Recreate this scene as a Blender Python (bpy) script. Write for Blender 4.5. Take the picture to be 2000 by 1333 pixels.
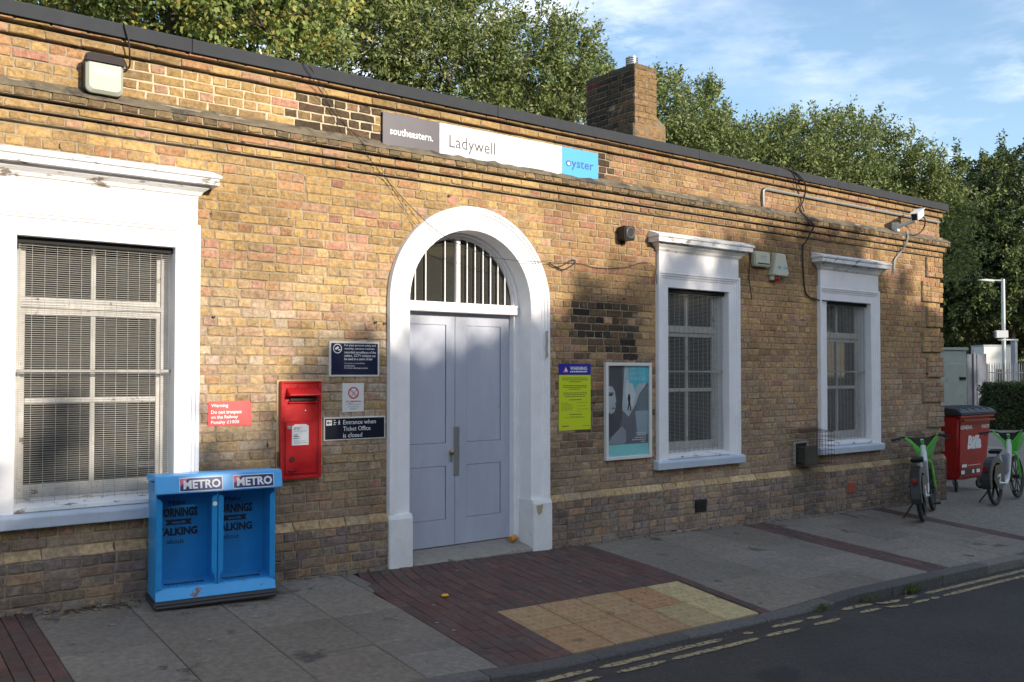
import bpy, bmesh, math, random
import numpy as np
from mathutils import Matrix, Vector
R = math.radians
rnd = random.Random(7)
for o in list(bpy.data.objects): bpy.data.objects.remove(o)
scene = bpy.context.scene
C = scene.collection

# ---------------------------------------------------------------- camera
cam_d = bpy.data.cameras.new('camera'); cam = bpy.data.objects.new('camera', cam_d); C.objects.link(cam)
cam.location = (0, -7.14, 1.70); cam.rotation_euler = (R(91.32), 0, R(-37.03))
cam_d.sensor_width = 36; cam_d.lens = 31.93; cam_d.shift_y = 0.01025
cam_d.clip_start = 0.1; cam_d.clip_end = 2000
scene.camera = cam

# ---------------------------------------------------------------- light
SUN_EL, SUN_AZ = R(19.0), R(169.0)           # azimuth measured from +Y towards +X
sdir = Vector((math.sin(SUN_AZ)*math.cos(SUN_EL), math.cos(SUN_AZ)*math.cos(SUN_EL), math.sin(SUN_EL)))
sun_d = bpy.data.lights.new('sun', 'SUN'); sun = bpy.data.objects.new('sun', sun_d); C.objects.link(sun)
sun.rotation_euler = sdir.to_track_quat('Z', 'Y').to_euler()
sun_d.energy = 3.7; sun_d.angle = R(0.55); sun_d.color = (1.0, 0.88, 0.73)
world = bpy.data.worlds.new('World'); scene.world = world; world.use_nodes = True
wt = world.node_tree; wt.nodes.clear()
def wn(t, **k):
    n = wt.nodes.new(t)
    for a, b in k.items(): setattr(n, a, b)
    return n
sky = wn('ShaderNodeTexSky', sky_type='NISHITA', sun_disc=False, sun_elevation=SUN_EL, sun_rotation=SUN_AZ)
sky.air_density = 1.15; sky.dust_density = 0.9; sky.ozone_density = 2.1
tc = wn('ShaderNodeTexCoord'); mp = wn('ShaderNodeMapping'); mp.inputs['Scale'].default_value = (1.0, 1.0, 3.2)
mp.inputs['Rotation'].default_value = (R(14), R(-8), R(25))
nz = wn('ShaderNodeTexNoise'); nz.inputs['Scale'].default_value = 5.5; nz.inputs['Detail'].default_value = 9; nz.inputs['Roughness'].default_value = .62
nz2 = wn('ShaderNodeTexNoise'); nz2.inputs['Scale'].default_value = 1.9; nz2.inputs['Detail'].default_value = 3
rp = wn('ShaderNodeValToRGB'); rp.color_ramp.elements[0].position = .44; rp.color_ramp.elements[1].position = .70
rp2 = wn('ShaderNodeValToRGB'); rp2.color_ramp.elements[0].position = .40; rp2.color_ramp.elements[1].position = .56
mm = wn('ShaderNodeMath', operation='MULTIPLY'); m3 = wn('ShaderNodeMath', operation='MULTIPLY'); m3.inputs[1].default_value = .72
mx = wn('ShaderNodeMix', data_type='RGBA'); mx.inputs['B'].default_value = (9.6, 9.2, 9.0, 1)
bg = wn('ShaderNodeBackground'); bg.inputs['Strength'].default_value = 0.15; wo = wn('ShaderNodeOutputWorld')
L_ = wt.links.new
L_(tc.outputs['Generated'], mp.inputs['Vector']); L_(mp.outputs[0], nz.inputs['Vector']); L_(tc.outputs['Generated'], nz2.inputs['Vector'])
L_(nz.outputs[0], rp.inputs[0]); L_(nz2.outputs[0], rp2.inputs[0]); L_(rp.outputs[0], mm.inputs[0]); L_(rp2.outputs[0], mm.inputs[1])
L_(mm.outputs[0], m3.inputs[0]); L_(m3.outputs[0], mx.inputs['Factor']); L_(sky.outputs[0], mx.inputs['A'])
L_(mx.outputs['Result'], bg.inputs['Color']); L_(bg.outputs[0], wo.inputs['Surface'])
scene.view_settings.view_transform = 'Standard'; scene.view_settings.look = 'None'
scene.view_settings.exposure = 0.80; scene.view_settings.gamma = 1; scene.view_settings.use_curve_mapping = False

# ---------------------------------------------------------------- materials
MC = {}
def mat(name, col, rough=.7, metal=0., var=.0, vscale=6., var2=None, bump=0., bscale=40., attr=False, spec=.5,
        spots=None, big=0., sw=.06, coat=0., emit=0., alpha=None, stretch=(1,1,1)):
    if name in MC: return MC[name]
    m = bpy.data.materials.new(name); m.use_nodes = True; t = m.node_tree; b = t.nodes['Principled BSDF']
    b.inputs['Roughness'].default_value = rough; b.inputs['Metallic'].default_value = metal
    b.inputs['Specular IOR Level'].default_value = spec; b.inputs['Coat Weight'].default_value = coat
    c4 = (*col, 1)
    tcn = t.nodes.new('ShaderNodeTexCoord'); mpn = t.nodes.new('ShaderNodeMapping'); mpn.inputs['Scale'].default_value = stretch
    t.links.new(tcn.outputs['Object'], mpn.inputs['Vector']); vec = mpn.outputs[0]
    if attr:
        a = t.nodes.new('ShaderNodeAttribute'); a.attribute_name = 'Col'; out = a.outputs['Color']
    else:
        a = t.nodes.new('ShaderNodeRGB'); a.outputs[0].default_value = c4; out = a.outputs[0]
    def noise(scale, det=5, rg=.6):
        n = t.nodes.new('ShaderNodeTexNoise'); n.inputs['Scale'].default_value = scale; n.inputs['Detail'].default_value = det
        n.inputs['Roughness'].default_value = rg; t.links.new(vec, n.inputs['Vector']); return n.outputs[0]
    def mapr(v, a0, a1, b0, b1):
        n = t.nodes.new('ShaderNodeMapRange'); n.inputs[1].default_value = a0; n.inputs[2].default_value = a1
        n.inputs[3].default_value = b0; n.inputs[4].default_value = b1; t.links.new(v, n.inputs[0]); return n.outputs[0]
    def mixc(fac, A, B, mode='MIX'):
        n = t.nodes.new('ShaderNodeMix'); n.data_type = 'RGBA'; n.blend_type = mode
        if isinstance(fac, float): n.inputs['Factor'].default_value = fac
        else: t.links.new(fac, n.inputs['Factor'])
        for s, v in (('A', A), ('B', B)):
            if isinstance(v, tuple): n.inputs[s].default_value = v
            else: t.links.new(v, n.inputs[s])
        return n.outputs['Result']
    if var2: out = mixc(mapr(noise(vscale*.35, 6, .65), .38, .64, 0, 1), out, (*var2, 1))
    if var:
        f = mapr(noise(vscale, 8, .7), .3, .7, 1-var, 1+var)
        g = t.nodes.new('ShaderNodeCombineColor'); [t.links.new(f, g.inputs[i]) for i in range(3)]
        out = mixc(1.0, out, g.outputs[0], 'MULTIPLY')
    if spots:
        for (scol, ssc, thr) in spots: out = mixc(mapr(noise(ssc, 7, .68), thr, thr+sw, 0, 1), out, (*scol, 1))
    if big:
        f = mapr(noise(1.1, 5, .6), .32, .68, 1-big, 1+big*.7); g = t.nodes.new('ShaderNodeCombineColor'); [t.links.new(f, g.inputs[i]) for i in range(3)]
        out = mixc(1.0, out, g.outputs[0], 'MULTIPLY')
    t.links.new(out, b.inputs['Base Color'])
    if bump:
        bn = t.nodes.new('ShaderNodeBump'); bn.inputs['Strength'].default_value = min(1, bump); bn.inputs['Distance'].default_value = .01
        t.links.new(noise(bscale, 6, .7), bn.inputs['Height']); t.links.new(bn.outputs[0], b.inputs['Normal'])
    if emit: b.inputs['Emission Color'].default_value = c4; b.inputs['Emission Strength'].default_value = emit
    MC[name] = m; return m
def glass_mat(name, tint, fac=.55, rough=.05):
    m = bpy.data.materials.new(name); m.use_nodes = True; t = m.node_tree; t.nodes.clear()
    o = t.nodes.new('ShaderNodeOutputMaterial'); tr = t.nodes.new('ShaderNodeBsdfTransparent'); tr.inputs[0].default_value = (*tint, 1)
    gl = t.nodes.new('ShaderNodeBsdfGlossy'); gl.inputs['Roughness'].default_value = rough; lw = t.nodes.new('ShaderNodeLayerWeight')
    pw = t.nodes.new('ShaderNodeMath'); pw.operation = 'POWER'; pw.inputs[1].default_value = 4.0; t.links.new(lw.outputs['Facing'], pw.inputs[0])
    fr = t.nodes.new('ShaderNodeMapRange'); fr.inputs[3].default_value = .045; fr.inputs[4].default_value = .95; t.links.new(pw.outputs[0], fr.inputs[0])
    df = t.nodes.new('ShaderNodeBsdfDiffuse'); df.inputs[0].default_value = (.25, .25, .23, 1)
    a = t.nodes.new('ShaderNodeMixShader'); a.inputs[0].default_value = fac
    t.links.new(tr.outputs[0], a.inputs[1]); t.links.new(df.outputs[0], a.inputs[2])
    x = t.nodes.new('ShaderNodeMixShader'); t.links.new(fr.outputs[0], x.inputs[0]); t.links.new(a.outputs[0], x.inputs[1]); t.links.new(gl.outputs[0], x.inputs[2])
    t.links.new(x.outputs[0], o.inputs[0]); return m

M_brick = mat('stock_brick', (.3,.2,.1),   .92, attr=True, var=.46, vscale=26, bump=1.0, bscale=55, spec=.2, big=.24,
              spots=[((.40,.32,.22), 5.5, .585), ((.07,.055,.04), 48, .66), ((.12,.09,.06), 2.2, .66)], sw=.16)
M_mortar = mat('lime_mortar', (.40,.33,.22), .95, var=.25, vscale=14, var2=(.26,.215,.165), bump=.7, bscale=60, spec=.15, big=.24, spots=[((.05,.042,.035), 7, .60)])
M_white = mat('white_masonry_paint', (.80,.79,.80), .8, var=.06, vscale=4, bump=.35, bscale=16, spec=.12, spots=[((.52,.50,.46), 14, .68), ((.30,.28,.25), 40, .76)])
M_whitep = mat('peeling_white_paint', (.74,.74,.74), .8, spec=.12, var=.08, vscale=8, bump=.5, bscale=30, spots=[((.24,.20,.17), 11, .575), ((.08,.065,.055), 26, .66)], stretch=(.6,1,1.6))
M_sill = mat('pale_blue_grey_paint', (.47,.53,.61), .7, spec=.2, var=.08, vscale=6, bump=.25, bscale=20, spots=[((.34,.34,.34), 16, .68)])
M_frame = mat('weathered_sash_paint', (.50,.49,.46), .8, spec=.12, var=.16, vscale=10, bump=.4, bscale=40, spots=[((.16,.12,.09), 14, .61), ((.06,.045,.035), 30, .70)])
M_wire = mat('galvanised_wire', (.34,.33,.31), .85, .0, spec=.1, var=.15, vscale=20)
M_door = mat('grey_blue_door_paint', (.40,.43,.51), .45, var=.09, vscale=2.2, bump=.35, bscale=26, spots=[((.30,.31,.35), 5, .64), ((.20,.20,.21), 26, .73)], stretch=(1.6,1,.5))
M_groove = mat('dark_joint', (.03,.03,.035), .8)
M_flash = mat('dark_grey_coping', (.050,.053,.060), .9, spec=.05, var=.1, vscale=5, spots=[((.03,.03,.03), 12, .7)])
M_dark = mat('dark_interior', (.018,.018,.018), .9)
M_glass = glass_mat('old_window_glass', (.35,.37,.36), .17, .03)
M_glass2 = glass_mat('dusty_fanlight_glass', (.5,.5,.48), .12, .06)
M_navy = mat('navy_sign_face', (.008,.012,.045), .35, spec=.5)
M_black = mat('black_plastic', (.013,.013,.014), .45)
M_rub = mat('tyre_rubber', (.018,.018,.018), .75, bump=.3, bscale=60)
M_letw = mat('white_lettering', (.82,.82,.82), .5)
M_signw = mat('white_sign_face', (.74,.74,.74), .7, spec=.15, var=.02)
M_red = mat('pillar_box_red', (.50,.009,.013), .36, var=.12, vscale=8, bump=.25, bscale=18, coat=.15, spots=[((.30,.01,.012), 7, .64), ((.13,.03,.025), 40, .72)])
M_metal = mat('dull_steel', (.38,.39,.40), .38, .7, var=.1)
M_con = mat('concrete_step', (.27,.25,.215), .9, var=.18, vscale=14, bump=.6, bscale=60, spots=[((.13,.12,.1), 8, .6)])
M_slab = mat('paving_concrete', (.17,.155,.13), .9, big=.14, attr=True, var=.28, vscale=22, bump=.7, bscale=90, spec=.2, spots=[((.09,.082,.072), 2.2, .60), ((.07,.066,.062), 9, .73), ((.21,.20,.19), 45, .72)])
M_pav = mat('clay_paver', (.12,.05,.04), .85, attr=True, var=.25, vscale=18, bump=.5, bscale=80, spec=.25, spots=[((.085,.07,.065), 10, .56)])
M_tact = mat('buff_tactile', (.4,.28,.12), .88, attr=True, var=.24, vscale=14, bump=.6, bscale=80, spec=.2, spots=[((.20,.14,.085), 4, .62), ((.09,.07,.05), 30, .68)])
M_kerb = mat('granite_kerb', (.14,.142,.145), .85, attr=True, var=.3, vscale=30, bump=.7, bscale=60, spec=.25)
M_bed = mat('dirty_joint_sand', (.06,.055,.048), .95, var=.3, vscale=12)
M_road = mat('worn_asphalt', (.062,.056,.051), .85, big=.2, var=.40, vscale=60, var2=(.048,.044,.041), bump=1., bscale=70, spec=.3, spots=[((.032,.030,.029), 1.1, .60), ((.17,.16,.15), 110, .66), ((.11,.10,.09), 45, .68)])
M_yel = mat('worn_yellow_paint', (.36,.28,.145), .85, var=.25, vscale=20, bump=.5, bscale=100, spots=[((.065,.06,.055), 26, .51)])
M_fore = mat('buff_aggregate', (.23,.205,.17), .95, var=.35, vscale=30, var2=(.17,.155,.13), bump=.8, bscale=90)
M_land = mat('rough_ground', (.07,.068,.055), .95, var=.3, vscale=2)

# ---------------------------------------------------------------- builders
W = {}
class B:
    def __init__(s): s.v = []; s.f = []; s.c = []
    def add(s, vs, fs, col=None):
        k = len(s.v); s.v += [tuple(p) for p in vs]; s.f += [tuple(i+k for i in f) for f in fs]
        if col is not None: s.c += [col]*len(vs)
        return s
    def box(s, x0, x1, y0, y1, z0, z1, col=None, M=None):
        vs = [(x,y,z) for x in (x0,x1) for y in (y0,y1) for z in (z0,z1)]
        if M is not None: vs = [tuple(M @ Vector(p)) for p in vs]
        return s.add(vs, [(0,1,3,2),(4,6,7,5),(0,4,5,1),(2,3,7,6),(0,2,6,4),(1,5,7,3)], col)
    def bar(s, p, q, w, h, up=(0,0,1)):           # box beam between two points
        p, q = Vector(p), Vector(q); d = (q-p).normalized(); u = Vector(up); a = d.cross(u)
        if a.length < 1e-4: a = d.cross(Vector((1,0,0)))
        a.normalize(); u = a.cross(d).normalized(); vs = []
        for c in (p, q):
            for i, j in ((-1,-1),(1,-1),(1,1),(-1,1)): vs.append(tuple(c + a*(i*w/2) + u*(j*h/2)))
        return s.add(vs, [(3,2,1,0),(4,5,6,7),(0,1,5,4),(1,2,6,5),(2,3,7,6),(3,0,4,7)])
    def prism(s, pts, a, b, ax='y', col=None):   # polygon in the other two axes extruded from a to b
        n = len(pts)
        def P(u, v, t): return {'y': (u,t,v), 'x': (t,u,v), 'z': (u,v,t)}[ax]
        vs = [P(u,v,a) for u,v in pts] + [P(u,v,b) for u,v in pts]
        fs = [tuple(range(n)), tuple(range(2*n-1, n-1, -1))] + [(i, i+n, (i+1)%n+n, (i+1)%n) for i in range(n)]
        return s.add(vs, fs, col)
    def tube(s, pts, r, n=8, cap=True, closed=False):
        pts = [Vector(p) for p in pts]; m = len(pts); rs = r if isinstance(r, (list,tuple)) else [r]*m
        vs = []; prev = None
        for i, p in enumerate(pts):
            if closed: d = pts[(i+1)%m]-pts[i-1]
            else: d = pts[min(i+1,m-1)] - pts[max(i-1,0)]
            d.normalize()
            if prev is None:
                a = d.cross(Vector((0,0,1)));
                if a.length < .05: a = d.cross(Vector((1,0,0)))
            else: a = prev - d*prev.dot(d)
            a.normalize(); prev = a; b = d.cross(a)
            vs += [tuple(p + (a*math.cos(2*math.pi*j/n) + b*math.sin(2*math.pi*j/n))*rs[i]) for j in range(n)]
        fs = []
        for i in range(m if closed else m-1):
            for j in range(n):
                fs.append((i*n+j, i*n+(j+1)%n, ((i+1)%m)*n+(j+1)%n, ((i+1)%m)*n+j))
        if cap and not closed: fs += [tuple(range(n-1,-1,-1)), tuple(range((m-1)*n, m*n))]
        return s.add(vs, fs)
    def lathe(s, prof, n=20, M=None, close=True):  # profile (r, z) about z
        vs = []
        for r, z in prof:
            for j in range(n):
                p = (r*math.cos(2*math.pi*j/n), r*math.sin(2*math.pi*j/n), z); vs.append(tuple(M @ Vector(p)) if M is not None else p)
        m = len(prof); fs = [(i*n+j, i*n+(j+1)%n, (i+1)*n+(j+1)%n, (i+1)*n+j) for i in range(m-1) for j in range(n)]
        if close: fs += [tuple(range(n-1,-1,-1)), tuple(range((m-1)*n, m*n))]
        return s.add(vs, fs)
    def torus(s, c, R_, r, ax='x', n=28, k=8, sq=1.0, M=None):
        vs = []
        for i in range(n):
            a = 2*math.pi*i/n
            for j in range(k):
                b = 2*math.pi*j/k; rr = R_ + r*math.cos(b); h = r*sq*math.sin(b)
                q = {'x': (h, rr*math.cos(a), rr*math.sin(a)), 'y': (rr*math.cos(a), h, rr*math.sin(a)), 'z': (rr*math.cos(a), rr*math.sin(a), h)}[ax]
                q = Vector(q) + Vector(c); vs.append(tuple(M @ q) if M is not None else tuple(q))
        return s.add(vs, [(i*k+j, i*k+(j+1)%k, ((i+1)%n)*k+(j+1)%k, ((i+1)%n)*k+j) for i in range(n) for j in range(k)])
    def sweep(s, st, prof):                        # st: (x, z, dx, dz) stations, prof: (u, y) from the outer edge inwards
        m = len(prof); vs = []
        for (x, z, dx, dz) in st:
            for u, y in prof: vs.append((x+dx*u, y, z+dz*u))
        return s.add(vs, [(i*m+j, (i+1)*m+j, (i+1)*m+j+1, i*m+j+1) for i in range(len(st)-1) for j in range(m-1)])
    def build(s, name, m, parent=None, bevel=0, smooth=False, origin=None, label=None, kind=None, local=False, seg=1):
        me = bpy.data.meshes.new(name)
        v = s.v
        if parent is not None and not local:
            inv = W[parent.name].inverted(); v = [tuple(inv @ Vector(p)) for p in v]
        if origin is not None: v = [(p[0]-origin[0], p[1]-origin[1], p[2]-origin[2]) for p in v]
        me.from_pydata(v, [], s.f)
        if s.c and len(s.c) == len(s.v):
            at = me.color_attributes.new('Col', 'FLOAT_COLOR', 'POINT')
            at.data.foreach_set('color', np.array([(c[0],c[1],c[2],1) for c in s.c], dtype=np.float32).ravel())
        bm = bmesh.new(); bm.from_mesh(me); bmesh.ops.recalc_face_normals(bm, faces=bm.faces)
        if bevel: bmesh.ops.bevel(bm, geom=[e for e in bm.edges if len(e.link_faces) == 2 and e.calc_face_angle(0) > .5], offset=bevel, segments=seg, affect='EDGES', clamp_overlap=True)
        bm.to_mesh(me); bm.free()
        me.materials.append(m)
        if smooth:
            me.polygons.foreach_set('use_smooth', [True]*len(me.polygons))
            try: me.set_sharp_from_angle(angle=R(38))
            except Exception: pass
        o = bpy.data.objects.new(name, me); C.objects.link(o)
        if parent is not None: o.parent = parent; W[o.name] = W[parent.name]
        else:
            o.location = origin or (0,0,0); W[o.name] = Matrix.Translation(origin or (0,0,0))
        if label: o['label'] = label
        if kind: o['kind'] = kind
        return o
def tag(o, label, cat, group=None):
    o['label'] = label; o['category'] = cat
    if group: o['group'] = group
    return o
def thing(name, loc, label, cat, rz=0, group=None):
    o = bpy.data.objects.new(name, None); C.objects.link(o); o.location = loc; o.rotation_euler = (0,0,rz); o.empty_display_size = .2
    W[o.name] = Matrix.Translation(loc) @ Matrix.Rotation(rz, 4, 'Z'); return tag(o, label, cat, group)
def struct(o): o['kind'] = 'structure'; return o
def text(parent, s, m, o, w, h, bold=0., depth=.0015, name='lettering', right=(1,0,0), up=(0,0,1), local=False, shear=0.):
    """letters fitted to w x h with lower-left corner o; h None keeps the proportions"""
    cu = bpy.data.curves.new('t', 'FONT'); cu.body = s; cu.resolution_u = 2; cu.offset = bold; cu.shear = shear; cu.space_line = .95
    to = bpy.data.objects.new('t', cu); C.objects.link(to)
    me = bpy.data.meshes.new_from_object(to.evaluated_get(bpy.context.evaluated_depsgraph_get()))
    bpy.data.objects.remove(to); bpy.data.curves.remove(cu)
    vs = [tuple(v.co) for v in me.vertices]; fs = [tuple(p.vertices) for p in me.polygons]; bpy.data.meshes.remove(me)
    xs = [v[0] for v in vs]; ys = [v[1] for v in vs]; x0, x1, y0, y1 = min(xs), max(xs), min(ys), max(ys)
    sx = w/(x1-x0); sy = (h/(y1-y0)) if h else sx
    r_, u_ = Vector(right).normalized(), Vector(up).normalized(); nrm = r_.cross(u_); o = Vector(o)
    b = B(); P = [o + r_*((v[0]-x0)*sx) + u_*((v[1]-y0)*sy) for v in vs]; n = len(P)
    b.add([tuple(p + nrm*depth) for p in P], fs)
    return b.build(name, m, parent, local=local)

def g(x, y):                                       # ground height of pavement and forecourt
    z = .061 - .0217*min(x, 16.) + .067*min(max(y, -2.5), 0.)
    if x > 2.8 and x < 7.6 and y < -1.2:
        sx = min(1, max(0, (x-3.0)/.9))*min(1, max(0, (7.4-x)/.8)); sy = min(1, (-1.2-y)/1.1); z -= .05*sx*sx*(3-2*sx)*sy
    return z
KY = -2.37
def road_z(x, y):
    sx = min(1, max(0, (x-2.9)/.9))*min(1, max(0, (7.6-x)/.8)); up = .095 - .072*sx
    return g(x, KY-.1) - up + .02*min(3.2, max(0, (KY-.15)-y))

# ================================================================ SETTING
def grid(name, m, xs, ys, zf, kind='structure', parent=None):
    b = B(); nx, ny = len(xs), len(ys)
    b.add([(x, y, zf(x, y)) for x in xs for y in ys], [(i*ny+j, (i+1)*ny+j, (i+1)*ny+j+1, i*ny+j+1) for i in range(nx-1) for j in range(ny-1)])
    o = b.build(name, m, parent, smooth=True)
    if kind: o['kind'] = kind
    return o
grid('ground', M_land, [-400,-60,0,60,400], [-400,-60,0,60,500], lambda x,y: -.75)
fr = lambda a, b, n: [a+(b-a)*i/n for i in range(n+1)]
road = grid('road', M_road, [-60]+fr(-6,14,50)+[16,25,60], [-10.5,-8.5,-6,-4.5,-3.6,-3.0,-2.7,KY-.13], road_z)
pavement = grid('pavement', M_bed, [-40]+fr(-4,12,40), [KY-.02,-2.0,-1.6,-1.2,-.6,.06], lambda x,y: g(x,y)-.014)
grid('forecourt', M_fore, [11.86,13,14,16,20,26,36,60,110], [KY,-1.5,-.7,0,.5,3,8,16,30,42,80], lambda x,y: g(x,y)-.005)
far_pave = grid('far_pavement', M_slab, [-40,-10,10,30,60], [-13.4,-10.5], lambda x,y: road_z(x,-9)+.1)
# camera stands on the road; beyond it the opposite pavement and gardens
def pieces(lst, name, parent, m, limit=300, stuff=None, view=True):
    """lst: (score, B). The largest in the photo are objects, the rest one mesh"""
    lst.sort(key=lambda t: -t[0])
    for sc, b in lst[:limit]: b.build(name, m, parent)
    if len(lst) > limit:
        big = B()
        for sc, b in lst[limit:]: big.add(b.v, b.f); big.c += b.c
        big.build(stuff or name, m, parent, kind='stuff')
F_ = Vector((math.sin(R(37.03)), math.cos(R(37.03)), 0)); A_ = Vector((F_.y, -F_.x, 0))
def score(x, y, z, area):
    d = Vector((x, y+7.14, z-1.7)); dp = d.dot(F_)
    if dp < .5: return 0
    u = d.dot(A_)/dp*1774; v = d.z/dp*1774
    ins = abs(u) < 1010 and -600 < v < 740
    return area/(dp*dp)*(1 if ins else .01)
def slab_piece(x0, x1, y0, y1, col, zf=g, ch=.004, dz=0., gap=.003, deform=None, th=.03, gy=None):
    x0 += gap; x1 -= gap; y0 += gap if gy is None else gy; y1 -= gap if gy is None else gy; tl = [rnd.uniform(-.0015,.0015) for _ in range(4)]
    ring = lambda e: [(x0+e,y0+e),(x1-e,y0+e),(x1-e,y1-e),(x0+e,y1-e)]
    D = deform or (lambda x,y: (x,y))
    P = []
    for e, h in ((0,-th),(0,-ch),(ch,0)):
        for i,(x,y) in enumerate(ring(e)):
            X, Y = D(x,y); P.append((X, Y, zf(X,Y)+h+dz+tl[i]))
    b = B(); b.add(P, [(0,1,5,4),(1,2,6,5),(2,3,7,6),(3,0,4,7),(4,5,9,8),(5,6,10,9),(6,7,11,10),(7,4,8,11),(8,9,10,11)], col)
    return b
slabs, pavers = [], []
def slabcol():
    t = rnd.uniform(.86,1.14); w = rnd.uniform(-.004,.006); return (.212*t+w, .188*t, .158*t-w)
def pavcol():
    t = rnd.uniform(.86,1.14); k = rnd.random()
    return (.112*t,.066*t,.058*t) if k < .5 else ((.100*t,.070*t,.062*t) if k < .88 else (.135*t,.072*t,.060*t))
def slab_cols(edges, joints):
    for i in range(len(edges)-1):
        js = joints[i % len(joints)]
        for a, b_ in zip(js[:-1], js[1:]):
            bb = slab_piece(edges[i], edges[i+1], max(a,KY), b_, slabcol(), dz=rnd.uniform(-.002,.002)); 
            slabs.append((score((edges[i]+edges[i+1])/2, (a+b_)/2, 0, .5), bb))
slab_cols([1.15,1.77,2.36,2.95,3.50], [[KY,-1.95,-1.03,-.44,.0],[KY,-1.06,-.40,0.],[KY,-1.70,-1.06,-.43,0.],[KY,-1.95,-1.08,-.44,0.]])
slabs.append((.001, slab_piece(3.50, 3.62, -.62, -.0, slabcol())))
slab_cols([-4.0,-3.1,-2.2,-1.3,-.4,.78], [[KY,-1.5,-.7,0.],[KY,-1.8,-1.0,-.3,0.]])
slab_cols([6.30,7.2,8.02,8.80], [[KY,-1.62,-1.05,-.40,0.],[KY,-1.95,-1.0,-.38,0.],[KY,-1.5,-.95,0.]])
slab_cols([9.22,9.85,10.45,11.0,11.56], [[KY,-1.7,-.8,0.],[KY,-1.3,-.5,0.],[KY,-1.9,-1.0,0.]])
def pav_cols(x0, x1, w, ylo=KY, skip=None, deform=None, L=.215):
    n = round((x1-x0)/w); w = (x1-x0)/n
    for i in range(n):
        y = -.0 - (L/2 if i % 2 else 0); ys = [0.] + ([y] if y < 0 else [])
        while ys[-1] > ylo+.03: ys.append(max(ylo, ys[-1]-L))
        for a, b_ in zip(ys[1:], ys[:-1]):
            cx, cy = x0+(i+.5)*w, (a+b_)/2
            aa = a
            if skip and skip[0]-.02 < cx < skip[1]+.02 and a < skip[2]:
                if b_ <= skip[2]+.03: continue
                aa = skip[2]
            pavers.append((score(cx, cy, 0, w*(b_-aa)), slab_piece(x0+i*w, x0+(i+1)*w, aa, b_, pavcol(), deform=deform, ch=.0025, gap=.0028, gy=.0008, dz=rnd.uniform(-.002,.002))))
def dfm(x, y): k = max(0, 1+y/1.05); return (x + .19*k*k*max(0, 1-(x-3.5)/2.8), y)
pav_cols(3.50, 6.30, .1075, skip=(4.13, 6.2, -1.46), deform=dfm)
pav_cols(.78, 1.15, .1); pav_cols(8.80, 9.22, .105); pav_cols(11.56, 11.86, .1)
pieces(slabs, 'paving_slab', pavement, M_slab, 300)
pieces(pavers, 'brick_paver', pavement, M_pav, 300)
# blister paving of the dropped kerb: two rows of five
tc_ = [[(.36,.245,.135),(.37,.24,.13),(.365,.245,.135),(.37,.215,.115),(.45,.36,.20)], [(.355,.22,.12),(.365,.235,.13),(.355,.225,.125),(.37,.285,.155),(.46,.37,.20)]]
for r_ in range(2):
    for c_ in range(5):
        x0 = 4.13 + .405*c_; x1 = x0+.405; y1 = -1.46-.452*r_; y0 = y1-.452
        b = slab_piece(x0, x1, y0, y1, tc_[r_][c_], dz=.004, ch=.004, gap=.007)
        for i in range(6):
            for j in range(6):
                cx, cy = x0+.036+i*.0667, y0+.042+j*.0735; z = g(cx,cy)+.004
                ring = [(cx+.014*math.cos(a*math.pi/3), cy+.014*math.sin(a*math.pi/3)) for a in range(6)]
                ring2 = [(cx+.009*math.cos(a*math.pi/3), cy+.009*math.sin(a*math.pi/3)) for a in range(6)]
                b.add([(p[0],p[1],z) for p in ring]+[(p[0],p[1],z+.0065) for p in ring2], [(k,(k+1)%6,(k+1)%6+6,k+6) for k in range(6)]+[tuple(range(6,12))], tc_[r_][c_])
        b.build('tactile_slab', M_tact, pavement)
kx = -4.0; kerbs = []
while kx < 20:
    ln = .6 if 2.6 < kx < 3.3 else .915
    t = rnd.uniform(.8,1.2); col = (.115*t,.108*t,.100*t) if rnd.random() < .78 or 2.8 < kx < 7 else (.21*t,.19*t,.165*t)
    nseg = 3; b = B(); ps = []
    for i in range(nseg+1):
        x = kx+.004+(ln-.008)*i/nseg; z = g(x,KY); zr = road_z(x,KY-.14)-.03; j = rnd.uniform(-.006,.006)
        ps += [(x,KY-.006,z-.03),(x,KY-.006,z),(x,KY-.128+j,z-.004),(x,KY-.142+j,z-.016),(x,KY-.147+j,zr)]
    fs = [(i*5+k,(i+1)*5+k,(i+1)*5+k+1,i*5+k+1) for i in range(nseg) for k in range(4)] + [(0,1,2,3,4),tuple(nseg*5+k for k in (4,3,2,1,0))]
    b.add(ps, fs, col); kerbs.append((1, b)); kx += ln
pieces(kerbs, 'kerb_stone', pavement, M_kerb, 300)
# double yellow lines: worn bars with broken edges
def yline(yc, segs, wd):
    b = B()
    for (a, e) in segs:
        n = max(3, int((e-a)/.07)); up, dn = [], []
        for i in range(n+1):
            x = a+(e-a)*i/n; t = wd/2*(1 if 0 < i < n else .35)
            y1 = yc+t*rnd.uniform(.72,1.1); y0 = yc-t*rnd.uniform(.72,1.1)
            up.append((x+rnd.uniform(-.012,.012), y1, road_z(x,y1)+.005)); dn.append((x+rnd.uniform(-.012,.012), y0, road_z(x,y0)+.005))
        k = len(up); b.add(up+dn, [(i, i+1, k+i+1, k+i) for i in range(k-1)])
    return b.build('yellow_line', M_yel, road)
yline(-2.64, [(-6,1.2),(1.4,3.2),(3.3,4.05),(4.12,5.35),(5.6,5.72),(5.95,6.35),(6.42,6.62),(6.9,7.35),(7.42,7.8),(7.9,8.1),(8.25,30)], .07)
yline(-2.785, [(-6,2.8),(3.4,4.0),(4.15,4.6),(4.66,5.6),(5.68,6.1),(6.3,6.65),(6.95,7.25),(7.32,7.7),(7.78,8.05),(8.1,8.22),(8.3,30)], .065)

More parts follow.
